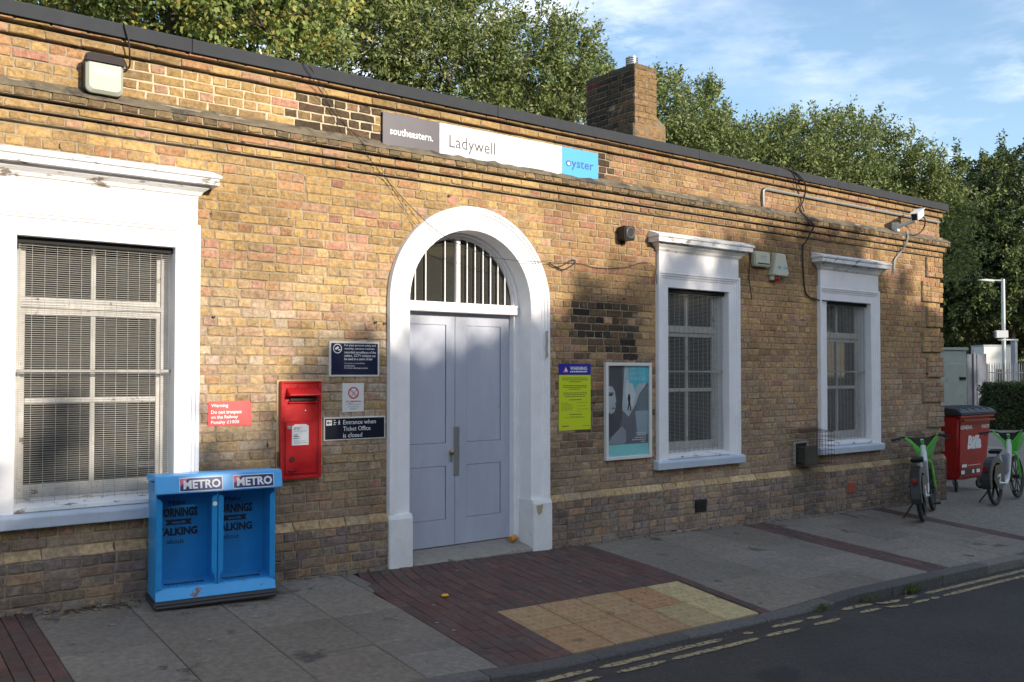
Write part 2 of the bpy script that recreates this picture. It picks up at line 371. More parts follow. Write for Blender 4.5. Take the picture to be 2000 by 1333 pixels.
# ================================================================ STATION BUILDING
st = thing('station_building', (6.8, 0, 0), 'long yellow stock brick station building with white arched doorway', 'building')
CX, SZ, RO, RI = 4.905, 2.355, .918, .70            # doorway: centre, springing, outer and inner radius
WIN = [(.865, 2.309), (7.395, 8.803), (10.43, 11.845)]
XL, XR = -3.0, 13.60
wb = B()
def wallbox(x0, x1, z0, z1, y0=.004, y1=.35): wb.box(x0, x1, y0, y1, z0, z1)
cuts = []
for a, b_ in WIN: cuts += [a+.09, b_-.09]
cuts = [XL] + cuts[:2] + [CX-.8, CX+.8] + cuts[2:] + [XR]
for i in range(0, len(cuts), 2): wallbox(cuts[i], cuts[i+1], -.5, 4.15)
for a, b_ in WIN:
    wallbox(a+.09, b_-.09, -.5, .70); wallbox(a+.09, b_-.09, 2.70, 4.15)
n = 28; arch = [(CX+.8*math.cos(math.pi*i/n), SZ+.8*math.sin(math.pi*i/n)) for i in range(n+1)]
for i in range(n):
    (xa, za), (xb, zb) = arch[i], arch[i+1]
    wb.prism([(xb,zb),(xa,za),(xa,4.15),(xb,4.15)], .004, .35)
wb.box(CX-.8, CX+.8, .30, .36, -.5, .0)
wb.box(XL, WIN[0][0]+.02, -.043, .004, -.5, .40); 
for a, b_ in ((WIN[0][0]+.02, CX-RO-.0), (CX+RO+.0, XR+.04)): wb.box(a, b_, -.043, .004, -.5, .40)
for zz0, zz1, yy in ((3.460,3.523,-.033),(3.538,3.599,-.073),(3.618,3.675,-.112),(4.068,4.128,-.033),(4.150,4.20,-.070)):
    wb.box(XL, XR-yy*.8, yy, .004, zz0, zz1)
wb.add([(XL,-.112,3.675),(XR+.08,-.112,3.675),(XR+.08,.004,3.762),(XL,.004,3.762)], [(0,1,2,3)])
for k in range(8):
    x0 = 13.175 if k % 2 == 0 else 13.05; zt = 3.445 - k*.0766*4.93; wb.box(x0, XR+.028, -.026, .004, max(.46, zt-.0766*4+.004), zt-.004)
wb.box(XR-.25, XR+.001, .35, 7.0, -.6, 4.15); wb.box(XL, XL+.3, .35, 7, -.6, 4.15)
wall = wb.build('wall', M_mortar, st)
# ---- bricks: English bond, alternate courses of stretchers and headers
def brick(x0, x1, z0, z1, yb, yt, col, ends=True):
    """one rough brick: eight-sided front with worn arrises; yb / yt front depth at bottom and top"""
    j = lambda a: rnd.uniform(-a, a)
    xm, zm = (x0+x1)/2 + j(.02), (z0+z1)/2
    P = [(x0,z0),(xm,z0),(x1,z0),(x1,zm),(x1,z1),(xm,z1),(x0,z1),(x0,zm)]
    P = [(x+j(.0048), z+j(.0036)) for x, z in P]; dp = j(.0022); tx, tz = j(.002), j(.002)
    Y = lambda z: yb + (yt-yb)*(z-z0)/(z1-z0)
    c = rnd.uniform(.003,.011); vs = [(x, Y(z)+.012, z) for x, z in P] + [(x, Y(z)+.0015, z) for x, z in P]
    for x, z in P:
        ix = x + (c if x < xm-.005 else (-c if x > xm+.005 else 0)); iz = z + (c if z < zm-.01 else (-c if z > zm+.01 else 0))
        vs.append((ix+j(.001), Y(iz)-.0035+dp+(tx if ix < xm else -tx)+(tz if iz < zm else -tz)+j(.0008), iz+j(.001)))
    vs.append((xm, Y(zm)-.004+dp+j(.0015), zm))
    fs = []
    for i in range(8):
        k = (i+1) % 8; fs += [(i,k,k+8,i+8), (i+8,k+8,k+16,i+16), (i+16,k+16,24)]
    b = B(); b.add(vs, fs, col); return b
def lerp(a, b, t): t = max(0, min(1, t)); return tuple(x+(y-x)*t for x, y in zip(a, b))
def brickcol(x, z, zone='wall'):
    k = rnd.random(); t = rnd.uniform(.84, 1.16)
    if k < .50: c = (.405,.268,.115)
    elif k < .74: c = (.33,.22,.105)
    elif k < .88: c = (.37,.21,.11)
    elif k < .95: c = (.41,.25,.16)
    else: c = (.36,.185,.125)
    pale = rnd.choice([(.50,.40,.30),(.47,.36,.25),(.47,.32,.24),(.52,.44,.34),(.43,.35,.29),(.47,.34,.20)])
    if x > 5.9: c = lerp(c, (.30,.165,.088) if z < 3.5 else (.32,.185,.11), rnd.uniform(.2,.55))
    # rubbed pale band at shoulder height on the left, duller towards the pavement
    if x < 5.9: a = max(0, min(1, (2.85-z)/.9))*max(0, min(1, (z-.6)/.5)); c = lerp(c, pale, a*rnd.uniform(.15,.95))
    else:
        a = max(0, min(1, (2.3-z)/.8))*(.75 if x < 11.9 else 1.); c = lerp(c, rnd.choice([(.32,.245,.185),(.29,.19,.145),(.34,.26,.18),(.27,.205,.165),(.33,.19,.14),(.37,.28,.18)]), a*rnd.uniform(.2,1))
    if z < 1.35: c = lerp(c, rnd.choice([(.25,.195,.145),(.28,.215,.155),(.235,.175,.145),(.30,.235,.17),(.27,.185,.145)]), min(1,(1.4-z)*1.1)*rnd.uniform(.4,1))
    if zone == 'plinth': c = rnd.choice([(.215,.165,.13),(.24,.185,.14),(.20,.15,.13),(.26,.18,.135),(.225,.185,.15),(.28,.21,.145),(.205,.155,.14),(.30,.20,.13)])
    if zone == 'string': c = rnd.choice([(.44,.31,.17),(.47,.335,.19),(.40,.28,.15),(.42,.31,.20)])
    if zone == 'cornice': c = lerp(c, (.11,.092,.06), rnd.uniform(.45,.95) if (x < 3.5 or 6.6 < x < 12.6) else rnd.uniform(.25,.85))
    if zone == 'corbel' and 7 < x < 12.4: c = lerp(c, (.10,.07,.045), rnd.uniform(0,.45))
    # soot where things used to be fixed
    def soot(a): return lerp(c, rnd.choice([(.035,.028,.024),(.055,.045,.035),(.028,.025,.024),(.075,.052,.035)]), a)
    e1 = min(x-6.03, 7.23-x)/.16; e2 = min(z-1.74, 2.52-z)/.12; e = min(e1, e2)
    if e > 0 and z > 1.8: c = soot(min(1, max(.12, rnd.uniform(.55,1.1) + .3*(z-1.95)))*min(1, e)) if rnd.random() < .88 else c
    elif (3.06 < x < 3.95 or 6.5 < x < 6.79) and 3.77 < z < 4.05: c = soot(rnd.uniform(.75,.98) if rnd.random() < .85 else .45)
    elif 5.98 < x < 7.3 and .84 < z < 1.9: c = soot(rnd.uniform(.05,.75))
    elif z > 4.04 and 3.5 < x < 7: c = soot(rnd.uniform(0,.4))
    if zone == 'wall' and z > 3.2 and x > 6.6 and z < 3.5: c = lerp(c, (.16,.10,.06), rnd.uniform(0,.4))
    if 9.5 < x < 11.0 and z < 1.0: c = lerp(c, (.05,.045,.04), max(0, .75-abs(x-10.2)*1.0)*rnd.uniform(.6,1))
    if 11.3 < x < 13.7 and z < .85: c = lerp(c, (.07,.06,.05), max(0,min(1,(x-11.3)/1.3))*rnd.uniform(.2,.7))  # low bricks darkened here for the shade near the bicycle
    if x > 5.9: t *= 1.0+.20*min(1,(x-5.9)/1.5) if z < 2.8 else .88  # brick colour lightened low down where the right wall stands in shade
    return tuple(min(.6, v*t) for v in c)
def blocked(zm, lo, hi):
    z_ = []
    if .62 < zm < 3.13:
        for a, b_ in WIN: z_.append((a-(.03 if zm < .72 else -.012), b_+(.03 if zm < .72 else -.012)))
    if zm < SZ: z_.append((CX-RO+.006, CX+RO-.006))
    elif zm < SZ+RO-.01:
        h = math.sqrt((RO-.004)**2-(zm-SZ)**2); z_.append((CX-h, CX+h))
    return z_
def qlim(zm):
    i = (3.445-zm)/(.0766*4.93); k = int(i)
    return XR if (i-k)*4.93 > 4 else (13.175 if k % 2 == 0 else 13.05)
bricks = []
def course(z0, z1, kind, yb, yt, x0=XL, x1=XR, zone='wall', ln=None, off=None, jt=.006):
    ln = ln or (.236 if kind == 's' else .118); x = x0 + (off if off is not None else rnd.uniform(-.2,0)*.2)
    zm = (z0+z1)/2
    if zone == 'wall' and .46 < zm < 3.445: x1 = qlim(zm)
    bl = blocked(zm, x0, x1) if zone != 'quoin' else []
    while x < x1:
        e = x + ln*rnd.uniform(.965,1.035)
        segs = [(max(x,x0), min(e,x1))]
        for a, b_ in bl:
            ns = []
            for p, q in segs:
                if q <= a or p >= b_: ns.append((p,q))
                else:
                    if p < a: ns.append((p,a))
                    if q > b_: ns.append((b_,q))
            segs = ns
        for p, q in segs:
            if q-p < .03: continue
            zn = zone
            cx = (p+q)/2
            z_a, z_b = z0, z1
            if zm < SZ+RO-.01 and zm > SZ+.62 and abs(cx-CX) < .75: z_a = max(z_a, SZ+math.sqrt(max(0, (RO-.004)**2-min((RO-.01)**2,(cx-CX)**2))))
            if z_b-z_a < .02: continue
            bb = brick(p+jt, q-jt, z_a+jt*.8, z_b-jt*.8, yb, yt, brickcol(cx, zm, zn))
            bricks.append((score(cx, 0, zm, (q-p)*(z1-z0)), bb))
        x = e
H = .0766
for k in range(39):
    z0 = .455+k*H; course(z0, z0+H, 's' if k % 2 == 0 else 'h', 0, 0, off=-.06 if k % 2 else 0)
for k in range(11):
    z0 = .38-(k+1)*H
    for a, b_ in ((XL, CX-RO), (CX+RO, XR+.045)): course(z0, z0+H, 'h' if k % 2 == 0 else 's', -.05, -.05, a, b_, 'plinth')
for a, b_ in ((XL, CX-RO), (CX+RO, XR+.045)): course(.382, .457, 's', -.052, -.012, a, b_, 'string', jt=.003)
course(3.461, 3.522, 'h', -.04, -.04, x1=XR+.03, zone='corbel'); course(3.539, 3.598, 's', -.08, -.08, x1=XR+.06, zone='corbel')
course(3.618, 3.675, 'h', -.12, -.12, x1=XR+.10, zone='cornice'); 
for k in range(4): course(3.760+k*.0733, 3.833+k*.0733, 'h' if k % 2 else 's', 0, 0, x1=XR+.005, jt=.0065)
course(4.064, 4.127, 's', -.04, -.04, x1=XR+.03); course(4.144, 4.200, 's', -.078, -.078, x1=XR+.06)
for k in range(8):                                   # corner blocks, five courses apart
    x0 = 13.175 if k % 2 == 0 else 13.05; zt = 3.445 - k*H*4.93
    for q in range(4):
        course(max(.46,zt-(q+1)*H), zt-q*H, 's' if q % 2 else 'h', -.034, -.034, x0, XR+.036, 'quoin')
pieces(bricks, 'brick', wall, M_brick, 300, 'brick')
B().box(1.70, 3.92, .0022, .0038, 3.765, 4.05).build('repointing', mat('fresh_cream_mortar', (.50,.43,.30), .95, var=.2, vscale=12, bump=.5), wall)
wth = B(); n = 170; vs = []
for i in range(n+1):
    x = XL+(XR+.10-XL)*i/n; j = lambda a: rnd.uniform(-a, a)
    vs += [(x,-.126+j(.006),3.672+j(.004)),(x,-.118+j(.008),3.690+j(.006)),(x,-.07+j(.012),3.722+j(.008)),(x,-.012+j(.01),3.756+j(.012)),(x,.004,3.775+j(.006))]
wth.add(vs, [(i*5+k,(i+1)*5+k,(i+1)*5+k+1,i*5+k+1) for i in range(n) for k in range(4)])
wth.build('cornice_weathering', mat('grimy_render', (.15,.125,.085), .95, var=.35, vscale=9, bump=.9, bscale=30, spots=[((.055,.05,.038), 3.2, .50), ((.32,.27,.20), 7, .68)], sw=.1), wall)
# ---- roof and coping
B().box(XL, XR-.1, .2, 7.0, 3.95, 4.12).build('roof', M_flash, st)
xs = [XL,-.7,2.217,5.136,8.02,10.787,13.69]
for a, b_ in zip(xs[:-1], xs[1:]):
    b = B(); b.prism([(-.090,4.172),(-.106,4.168),(-.108,4.268),(-.098,4.276),(.26,4.282),(.26,4.205),(-.090,4.205)], a+.002, b_-.002, 'x')
    b.build('coping_strip', M_flash, st, bevel=.003)
# ---- chimney
M_chim = mat('chimney_mortar', (.19,.15,.10), .95, var=.3, vscale=14, bump=.6, spots=[((.05,.045,.04), 3.5, .55)])
chx0, chx1, chy0, chy1 = 7.88, 8.265, .80, 1.70
b = B(); b.box(chx0+.004, chx1-.004, chy0+.004, chy1, 4.1, 5.50); b.box(chx0+.004, chx1+.155, chy0+.0, chy1+.02, 4.1, 4.80)
b.prism([(chx1-.01,4.80),(chx1+.155,4.80),(chx1-.01,4.90)], chy0+.0, chy1, 'y'); chim = b.build('chimney', M_chim, st)
cb = B()
def cbrick(z0, z1, u0, u1, face, base, col):
    q = brick(u0, u1, z0, z1, 0, 0, col)
    if face == 'f': cb.add([(x, base+y, z) for x, y, z in q.v], q.f); cb.c += q.c
    else: cb.add([(base+y, x, z) for x, y, z in q.v], [f[::-1] for f in q.f]); cb.c += q.c
for k in range(19):
    z0 = 4.10+k*.0745; z1 = z0+.0745; low = z1 < 4.84; xr = chx1+(.155 if low else 0); capc = k >= 18
    for face, a, e, base in (('f', chx0, xr, chy0-(.0 if not low else .0)), ('s', chy0, chy1, chx0-(.03 if low and k < 9 else 0))):
        x = a - (.06 if k % 2 else 0)
        while x < e-.02:
            ln = .118 if k % 2 else .236; p, q = max(x, a), min(x+ln, e)
            if q-p > .03:
                c = brickcol(8.0, 2.9); c = lerp(c, (.19,.12,.055), .65)
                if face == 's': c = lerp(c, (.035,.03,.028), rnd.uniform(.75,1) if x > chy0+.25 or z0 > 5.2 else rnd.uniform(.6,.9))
                if z0 > 5.38: c = lerp(c, (.10,.085,.06), rnd.uniform(.3,.7))
                if z0 > 5.3 and face == 's' and x > chy1-.3 and z0 < 5.4: c = (.12,.03,.028)
                cbrick(z0+.005, z1-.005, p+.005, q-.005, face, base, c)
            x += ln
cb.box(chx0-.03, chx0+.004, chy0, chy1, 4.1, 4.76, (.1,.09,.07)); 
cb.build('brick', M_brick, chim, kind='stuff')
b = B()
for k in range(5): b.lathe([(.072,5.50+k*.026),(.078,5.506+k*.026),(.078,5.516+k*.026),(.072,5.522+k*.026)], 18, Matrix.Translation((chx0+.09, chy0+.14, 0)))
b.lathe([(.066,5.5),(.066,5.63)], 18, Matrix.Translation((chx0+.09, chy0+.14, 0)))
b.build('chimney_pot', M_metal, chim, smooth=True)
# ---- sash windows
PROF = [(0,0),(0,-.055),(.028,-.058),(.032,-.048),(.052,-.046),(.058,-.036),(.078,-.033),(.084,-.027),(.178,-.027),(.181,-.024),(.181,.22)]
def window(a, b_, pale_sheet=False):
    ia, ib = a+.181, b_-.181; zt, zi = 2.842, 2.842-.178; zb = .70
    w = B()
    for x0, x1, z0, z1 in ((ia,ia+.055,.775,zi+.02),(ib-.055,ib,.775,zi+.02),(ia+.055,ib-.055,2.64,zi+.02)): w.box(x0, x1, .15, .24, z0, z1)
    fr_ = w.build('window', M_frame, st)
    s = B(); s.sweep([(a,zb,1,0),(a,zt,1,-1),(b_,zt,-1,-1),(b_,zb,-1,0)], PROF)
    s.build('window_surround', M_white, fr_)
    B().box(a+.018, b_-.018, -.045, .0, zt+.002, 3.06).build('frieze', M_white, fr_, bevel=.004)
    s = B(); cr = [(-.045,3.055),(-.052,3.07),(-.060,3.072),(-.075,3.10),(-.105,3.125),(-.120,3.148),(-.165,3.150),(-.165,3.196),(-.178,3.204),(-.182,3.222),(-.17,3.23),(-.0,3.285)]
    e = lambda y: max(0, -y-.045)*1.05
    vs = []
    for x, sg in ((a+.018,-1),(b_-.018,1)):
        for y, z in cr: vs.append((x+sg*e(y if z < 3.24 else -.17), y, z))
    m = len(cr); s.add(vs, [(i, i+1, m+i+1, m+i) for i in range(m-1)])
    for q in (0, 1):                                   # returns to the wall at both ends
        for i in range(m-2):
            p, r2 = vs[q*m+i], vs[q*m+i+1]; k = len(s.v); s.add([p, r2, (r2[0],.0,r2[2]), (p[0],.0,p[2])], [(0,1,2,3)])
        p = vs[q*m+m-2]; p2 = vs[q*m+m-1]; s.add([p, p2, (p[0],0,p[2])], [(0,1,2)])
    s.build('hood_mould', M_whitep, fr_)
    s = B(); s.prism([(-.088,.615),(-.092,.695),(-.082,.708),(.0,.722),(.0,.615)], a-.045, b_+.045, 'x'); s.build('sill', M_sill, fr_, bevel=.006)
    B().prism([(-.03,.723),(-.03,.755),(.15,.80),(.24,.80),(.24,.715)], ia, ib, 'x').build('timber_sill', M_whitep, fr_, bevel=.004)
    # glazing: transom light of two panes over a sash of two rows
    gl, gr, mid = ia+.085, ib-.085, (ia+ib)/2
    s = B()
    for x0, x1, z0, z1, y0 in ((ia+.055,ib-.055,2.165,2.205,.145),(ia+.05,ib-.05,2.205,2.246,.165),(ia+.05,ib-.05,2.118,2.163,.165),(ia+.05,gl,2.246,2.64,.165),(gr,ib-.05,2.246,2.64,.165),(gl,gr,2.618,2.645,.165),
                               (ia+.05,gl,.80,2.118,.165),(gr,ib-.05,.80,2.118,.165),(gl,gr,.801,.894,.165)): s.box(x0, x1, y0, .205, z0, z1)
    s.build('sash', M_frame, fr_, bevel=.003)
    for x0, x1, z0, z1 in ((mid-.017,mid+.017,2.246,2.618),(mid-.017,mid+.017,.894,1.474),(mid-.017,mid+.017,1.514,2.118),(gl,gr,1.474,1.514)):
        B().box(x0, x1, .168, .203, z0, z1).build('glazing_bar', M_frame, fr_, bevel=.004)
    for r2, (z0, z1) in enumerate(((2.246,2.618),(1.514,2.118),(.894,1.474))):
        for c2, (x0, x1) in enumerate(((gl,mid-.017),(mid+.017,gr))):
            t = rnd.uniform(-.004,.004); q = B(); q.add([(x0,.19+t,z0),(x1,.19-t,z0),(x1,.19-t,z1),(x0,.19+t,z1),(x0,.194+t,z0),(x1,.194-t,z0),(x1,.194-t,z1),(x0,.194+t,z1)], [(0,1,2,3),(7,6,5,4),(0,4,5,1),(2,6,7,3)])
            q.build('pane', M_glass, fr_)
    if pale_sheet: B().box(gl-.02, mid, .26, .265, 2.20, 2.66).build('pale_sheet', mat('pale_green_sheet', (.42,.47,.40), .8), fr_)  # pale green sheet behind the upper left pane
    # welded security mesh: close horizontal wires, wide verticals
    s = B(); y = .062; z = .775
    while z < zi-.01:
        px_ = ia+.02; zj = z+rnd.uniform(-.0007,.0007); yj = y
        for k_ in range(5):
            nx_ = ia+.02+(ib-ia-.032)*(k_+1)/5; z2 = z+rnd.uniform(-.0012,.0012); y2 = y+.008*math.sin((k_+1)*1.3+z*5); s.bar((px_,yj,zj),(nx_,y2,z2),.003,.0026); px_, zj, yj = nx_, z2, y2
        z += .0155
    x = ia+.03
    while x < ib-.02: s.box(x-.0011, x+.0011, y-.005, y-.0018, .775, zi-.01); x += .081
    s.build('security_mesh', M_wire, fr_)
    s = B(); s.box(ia+.005, ib-.005, .066, .086, 1.70, 1.722); s.box(ia+.005, ib-.005, .066, .082, .762, .778)
    s.build('mesh_rail', M_wire, fr_)
    B().box(ia+.001, ib-.001, .04, .09, zi-.045, zi-.001).build('head_shadow_strip', M_dark, fr_)  # dark strip added for the shade under the window head
    s = B(); s.box(ia-.2, ib+.2, 1.2, 1.22, .3, 3.0); s.box(ia-.21, ia-.2, .36, 1.2, .3, 3.0); s.box(ib+.2, ib+.21, .36, 1.2, .3, 3.0); s.box(ia-.2, ib+.2, .36, 1.2, .3, .32); s.box(ia-.2, ib+.2, .36, 1.2, 2.98, 3.0)
    s.build('room_interior', M_dark, fr_)
window(*WIN[0]); window(*WIN[1], pale_sheet=True); window(*WIN[2])
# ---- doorway
NA = 32
stn = [(CX-RO,.42,1,0),(CX-RO,SZ,1,0)] + [(CX-RO*math.cos(math.pi*i/NA), SZ+RO*math.sin(math.pi*i/NA), math.cos(math.pi*i/NA), -math.sin(math.pi*i/NA)) for i in range(1,NA)] + [(CX+RO,SZ,-1,0),(CX+RO,.42,-1,0)]
PA = [(0,0),(0,-.060),(.030,-.064),(.034,-.054),(.056,-.052),(.062,-.042),(.086,-.038),(.092,-.031),(RO-RI,-.031),(RO-RI+.003,-.028),(RO-RI+.003,.19)]
dsur = B().sweep(stn, PA).build('door_surround', M_white, st, smooth=True)
for sg in (-1, 1):                                    # battered plinth blocks
    xo, xi = CX+sg*(RO+.012), CX+sg*(RI-.012); b = B(); z0 = g(CX+sg*.8, 0)-.02
    n_ = 5; prof_ = [(-.082,z0),(-.080,.395),(-.062,.435),(.19,.435),(.19,z0)]
    b.prism(prof_, min(xo,xi), max(xo,xi), 'x'); b.build('plinth_block', mat('chipped_white_paint', (.72,.72,.71), .8, spec=.12, var=.08, bump=.5, bscale=22, spots=[((.34,.31,.27), 14, .63), ((.12,.10,.09), 34, .70)]), dsur, bevel=.007, seg=2)
b = B(); ri = RI-.003
fr2 = [(CX-ri,.03,1,0),(CX-ri,SZ,1,0)] + [(CX-ri*math.cos(math.pi*i/NA), SZ+ri*math.sin(math.pi*i/NA), math.cos(math.pi*i/NA), -math.sin(math.pi*i/NA)) for i in range(1,NA)] + [(CX+ri,SZ,-1,0),(CX+ri,.03,-1,0)]
b.sweep(fr2, [(0,.175),(0,.165),(.022,.165),(.026,.185),(.052,.187),(.054,.27)]).build('door_frame', M_white, st, smooth=True)
b = B(); b.box(CX-ri+.02, CX+ri-.02, .150, .262, 2.278, 2.372); b.box(CX-ri+.02, CX+ri-.02, .142, .150, 2.35, 2.368); b.build('transom', M_white, st, bevel=.004)
DX = 4.884
def leaf(x0, x1, panels, name='door'):
    b = B(); zs = [.035, .286, .80, 1.02, 2.16, 2.276]; xp0, xp1 = panels
    b.box(x0, xp0, .256, .30, .035, 2.276); b.box(xp1, x1, .256, .30, .035, 2.276)
    for z0, z1 in ((.035,.286),(.80,1.02),(2.16,2.276)): b.box(xp0, xp1, .2562, .30, z0, z1)
    d = b.build('door', M_door, st)
    for z0, z1 in ((.286,.80),(1.02,2.16)):
        B().box(xp0+.004, xp1-.007, .2605, .285, z0+.003, z1-.003).build('door_panel', M_door, d, bevel=.002)
    B().box(xp0+.0005, xp1-.0005, .2855, .29, .29, 2.15).build('groove', M_groove, d)
    return d
d1 = leaf(CX-.652, DX-.003, (4.36, 4.782)); d2 = leaf(DX+.003, CX+.652, (5.022, 5.436))
B().box(CX-.65, CX+.65, .3005, .31, .03, 2.28).build('draught_board', M_groove, st)
B().box(4.862, 4.934, .247, .2555, .70, 1.175).build('latch_guard', M_metal, d2, bevel=.004)
b = B(); b.lathe([(.0,.0),(.019,.002),(.024,.012),(.024,.028),(.014,.036),(.0,.038)], 16, Matrix.Translation((4.838,.255,.93)) @ Matrix.Rotation(R(90),4,'X')); b.build('door_knob', mat('old_brass', (.32,.22,.09), .4, .8), d1, smooth=True)
b = B(); b.box(4.816,4.852,.247,.2555,.835,.905); b.build('lock_plate', M_metal, d1, bevel=.003)
# fanlight
b = B(); fan = [(CX+.645*math.cos(math.pi*i/NA), SZ+.015+.645*math.sin(math.pi*i/NA)) for i in range(NA+1)]
for x0, x1 in ((-1, DX-.02), (DX+.02, 20)):
    pts = [(min(max(x,x0),x1), z) for x, z in fan]
    q = []; 
    for x, z in fan:
        if x0 <= x <= x1: q.append((x,z))
    xe = x1 if x0 < 0 else x0; ze = SZ+.015+math.sqrt(max(0,.645**2-(xe-CX)**2))
    q = ([(xe,ze)] + q) if x0 < 0 else (q + [(xe,ze)])
    q.append((xe, SZ+.016)) if x0 > 0 else q.insert(0, (xe, SZ+.016))
    B().prism(q, .232, .236, 'y').build('fanlight_pane', M_glass2, st)
fb = B().box(DX-.022, DX+.022, .195, .245, SZ+.017, SZ+.655).build('fanlight_bar', M_white, st, bevel=.004)
for x in (4.402,4.517,4.733,4.99,5.085,5.18,5.272,5.363,5.45):
    hgt = math.sqrt(max(.01, .650**2-(x-CX)**2)); B().tube([(x,.205,SZ+.0165),(x,.205,SZ+.012+hgt)], .0065, 8).build('security_bar', M_letw, st)
s = B(); s.box(CX-.9, CX+.9, 1.6, 1.62, 2.28, 3.4); s.box(CX-.9, CX+.9, .36, 1.6, 3.3, 3.32); s.box(CX-.9,CX-.89,.36,1.6,2.28,3.3); s.box(CX+.89,CX+.9,.36,1.6,2.28,3.3)
s.build('lobby_interior', mat('lobby_wall', (.10,.10,.075), .8), st)
s = B(); s.lathe([(0,0),(.20,.0),(.24,.02),(.22,.05),(0,.06)], 20, Matrix.Translation((5.25,1.0,2.96))); s.build('lobby_lamp_shade', mat('yellow_lamp_shade', (.62,.50,.10), .5, emit=.12), st, smooth=True)
b = B(); b.prism([(-.075,g(4.9,-.07)-.02),(-.07,g(4.9,0)+.012),(.02,g(4.9,0)+.03),(.30,.03),(.30,-.06)], CX-RI+.008, CX+RI-.008, 'x'); b.build('doorstep', M_con, st, bevel=.008)
# broken plaster patches on the doorway
def blotch(name, pts, y, m, par, th=.003):
    q = []
    for i, (x, z) in enumerate(pts):
        x2, z2 = pts[(i+1) % len(pts)]; q += [(x,z)] + [((x+(x2-x)*t)+rnd.uniform(-.006,.006), (z+(z2-z)*t)+rnd.uniform(-.006,.006)) for t in (.33,.66)]
    return B().prism(q, y-th, y, 'y').build(name, m, par)
M_spall = mat('bare_render', (.40,.36,.30), .95, var=.2, vscale=20, bump=.6)
blotch('bare_patch', [(5.758,2.115),(5.796,2.115),(5.79,1.98),(5.797,1.86),(5.76,1.83),(5.756,1.95)], -.0625, M_spall, dsur)
blotch('bare_patch', [(5.63,.385),(5.71,.39),(5.70,.31),(5.66,.285),(5.64,.32)], -.0815, mat('bare_yellow_render', (.42,.35,.20), .95, var=.2), dsur)
# air bricks in the plinth
for (x0, x1, z0, z1, m) in ((7.97,8.17,.09,.232,M_black), (11.005,11.21,.07,.215,mat('terracotta', (.36,.10,.055), .8, var=.1))):
    v = B().box(x0, x1, -.062, -.055, z0, z1).build('air_brick', m, st, bevel=.003); q = B()
    for i in range(6): q.box(x0+.012, x1-.012, -.070, -.0625, z0+.012+i*(z1-z0-.02)/6, z0+.024+i*(z1-z0-.02)/6)
    q.build('grille_slat', m, v)

# ================================================================ THINGS ON THE WALL
def plate(name, x0, x1, z0, z1, y, th, m, loc_label, cat, group=None, rad=0):
    t = thing(name, ((x0+x1)/2, 0, z0), loc_label, cat, group=group)
    return t
# station name sign
t = thing('station_sign', (5.2, 0, 3.72), 'long station name board in dark grey, white and light blue above the arched door', 'sign')
B().box(3.922, 6.505, -.022, .0, 3.728, 4.02).build('sign_backing', M_black, t)
B().box(3.920, 4.516, -.034, -.0225, 3.724, 4.024).build('dark_panel', mat('aubergine_grey_panel', (.075,.068,.085), .4, var=.08), t, bevel=.002)
B().box(4.518, 6.006, -.034, -.0225, 3.724, 4.024).build('white_panel', M_signw, t, bevel=.002)
B().box(6.008, 6.508, -.034, -.0225, 3.724, 4.024).build('blue_panel', mat('oyster_blue_panel', (.075,.36,.74), .4), t, bevel=.002)
text(t, 'southeastern.', M_letw, (3.992,-.0345,3.832), .452, .068, bold=.012)
M_lg = mat('grey_lettering', (.07,.07,.08), .5)
text(t, 'Ladywell', M_lg, (4.625,-.0345,3.772), .53, .155, bold=.0)
text(t, 'oyster', mat('navy_lettering', (.02,.10,.30), .5), (6.055,-.0345,3.80), .385, .105, bold=.005)
B().lathe([(0,0),(.017,0),(.017,.001),(0,.001)], 16, Matrix.Translation((6.094,-.0362,3.859)) @ Matrix.Rotation(R(90),4,'X')).build('white_dot', M_letw, t)
# red trespass notice
t = thing('trespass_notice', (2.57, 0, 1.275), 'small red enamel notice with white warning text between the left window and post box', 'sign')
B().prism([(2.392,1.277),(2.742,1.272),(2.745,1.452),(2.733,1.458),(2.728,1.471),(2.403,1.472),(2.394,1.462)], -.010, .0, 'y').build('notice_plate', mat('faded_red', (.72,.075,.075), .5, var=.05), t)
for s_, z_, w_, h_ in (('Warning',1.418,.135,.034),('Do not trespass',1.365,.245,.036),('on the Railway',1.327,.215,.034),('Penalty £1000',1.286,.225,.034)):
    text(t, s_, M_letw, (2.416,-.0105,z_), w_, h_, bold=.012)
# CCTV notice
M_trim = mat('cream_sign_frame', (.62,.61,.56), .5)
def framed(name, x0, x1, z0, z1, label, fw=.014, y=-.016, m=None):
    t = thing(name, ((x0+x1)/2, 0, z0), label, 'sign')
    B().box(x0, x1, y, 0, z0, z1).build('sign_frame', M_trim, t, bevel=.004)
    B().box(x0+fw, x1-fw, y-.0015, y-.0002, z0+fw, z1-fw).build('sign_face', m or M_navy, t)
    return t
t = framed('cctv_notice', 3.421, 3.905, 1.662, 1.970, 'navy camera surveillance notice with a white frame, above the no smoking sign', .018)
for i, s_ in enumerate(('For your personal safety and','security, cameras maintain','recorded surveillance of the','station.  CCTV evidence can','be used in a court of law')):
    text(t, s_, M_letw, (3.562,-.018,1.922-i*.029), (.302,.292,.304,.302,.27)[i], .022, bold=.012)
for i, s_ in enumerate(('This system is controlled by','Southeastern','For further information contact')):
    text(t, s_, M_letw, (3.562,-.018,1.771-i*.0195), (.195,.098,.225)[i], .0135, bold=.0)
b = B(); b.torus((3.497,-.0185,1.905), .038, .0035, 'y', 28, 6, .3); b.build('camera_ring', M_letw, t)
b = B(); b.prism([(3.472,1.905),(3.50,1.925),(3.512,1.912),(3.482,1.893)], -.019, -.0176); b.prism([(3.503,1.897),(3.522,1.902),(3.524,1.892),(3.503,1.889)], -.019, -.0176); b.build('camera_symbol', M_letw, t)
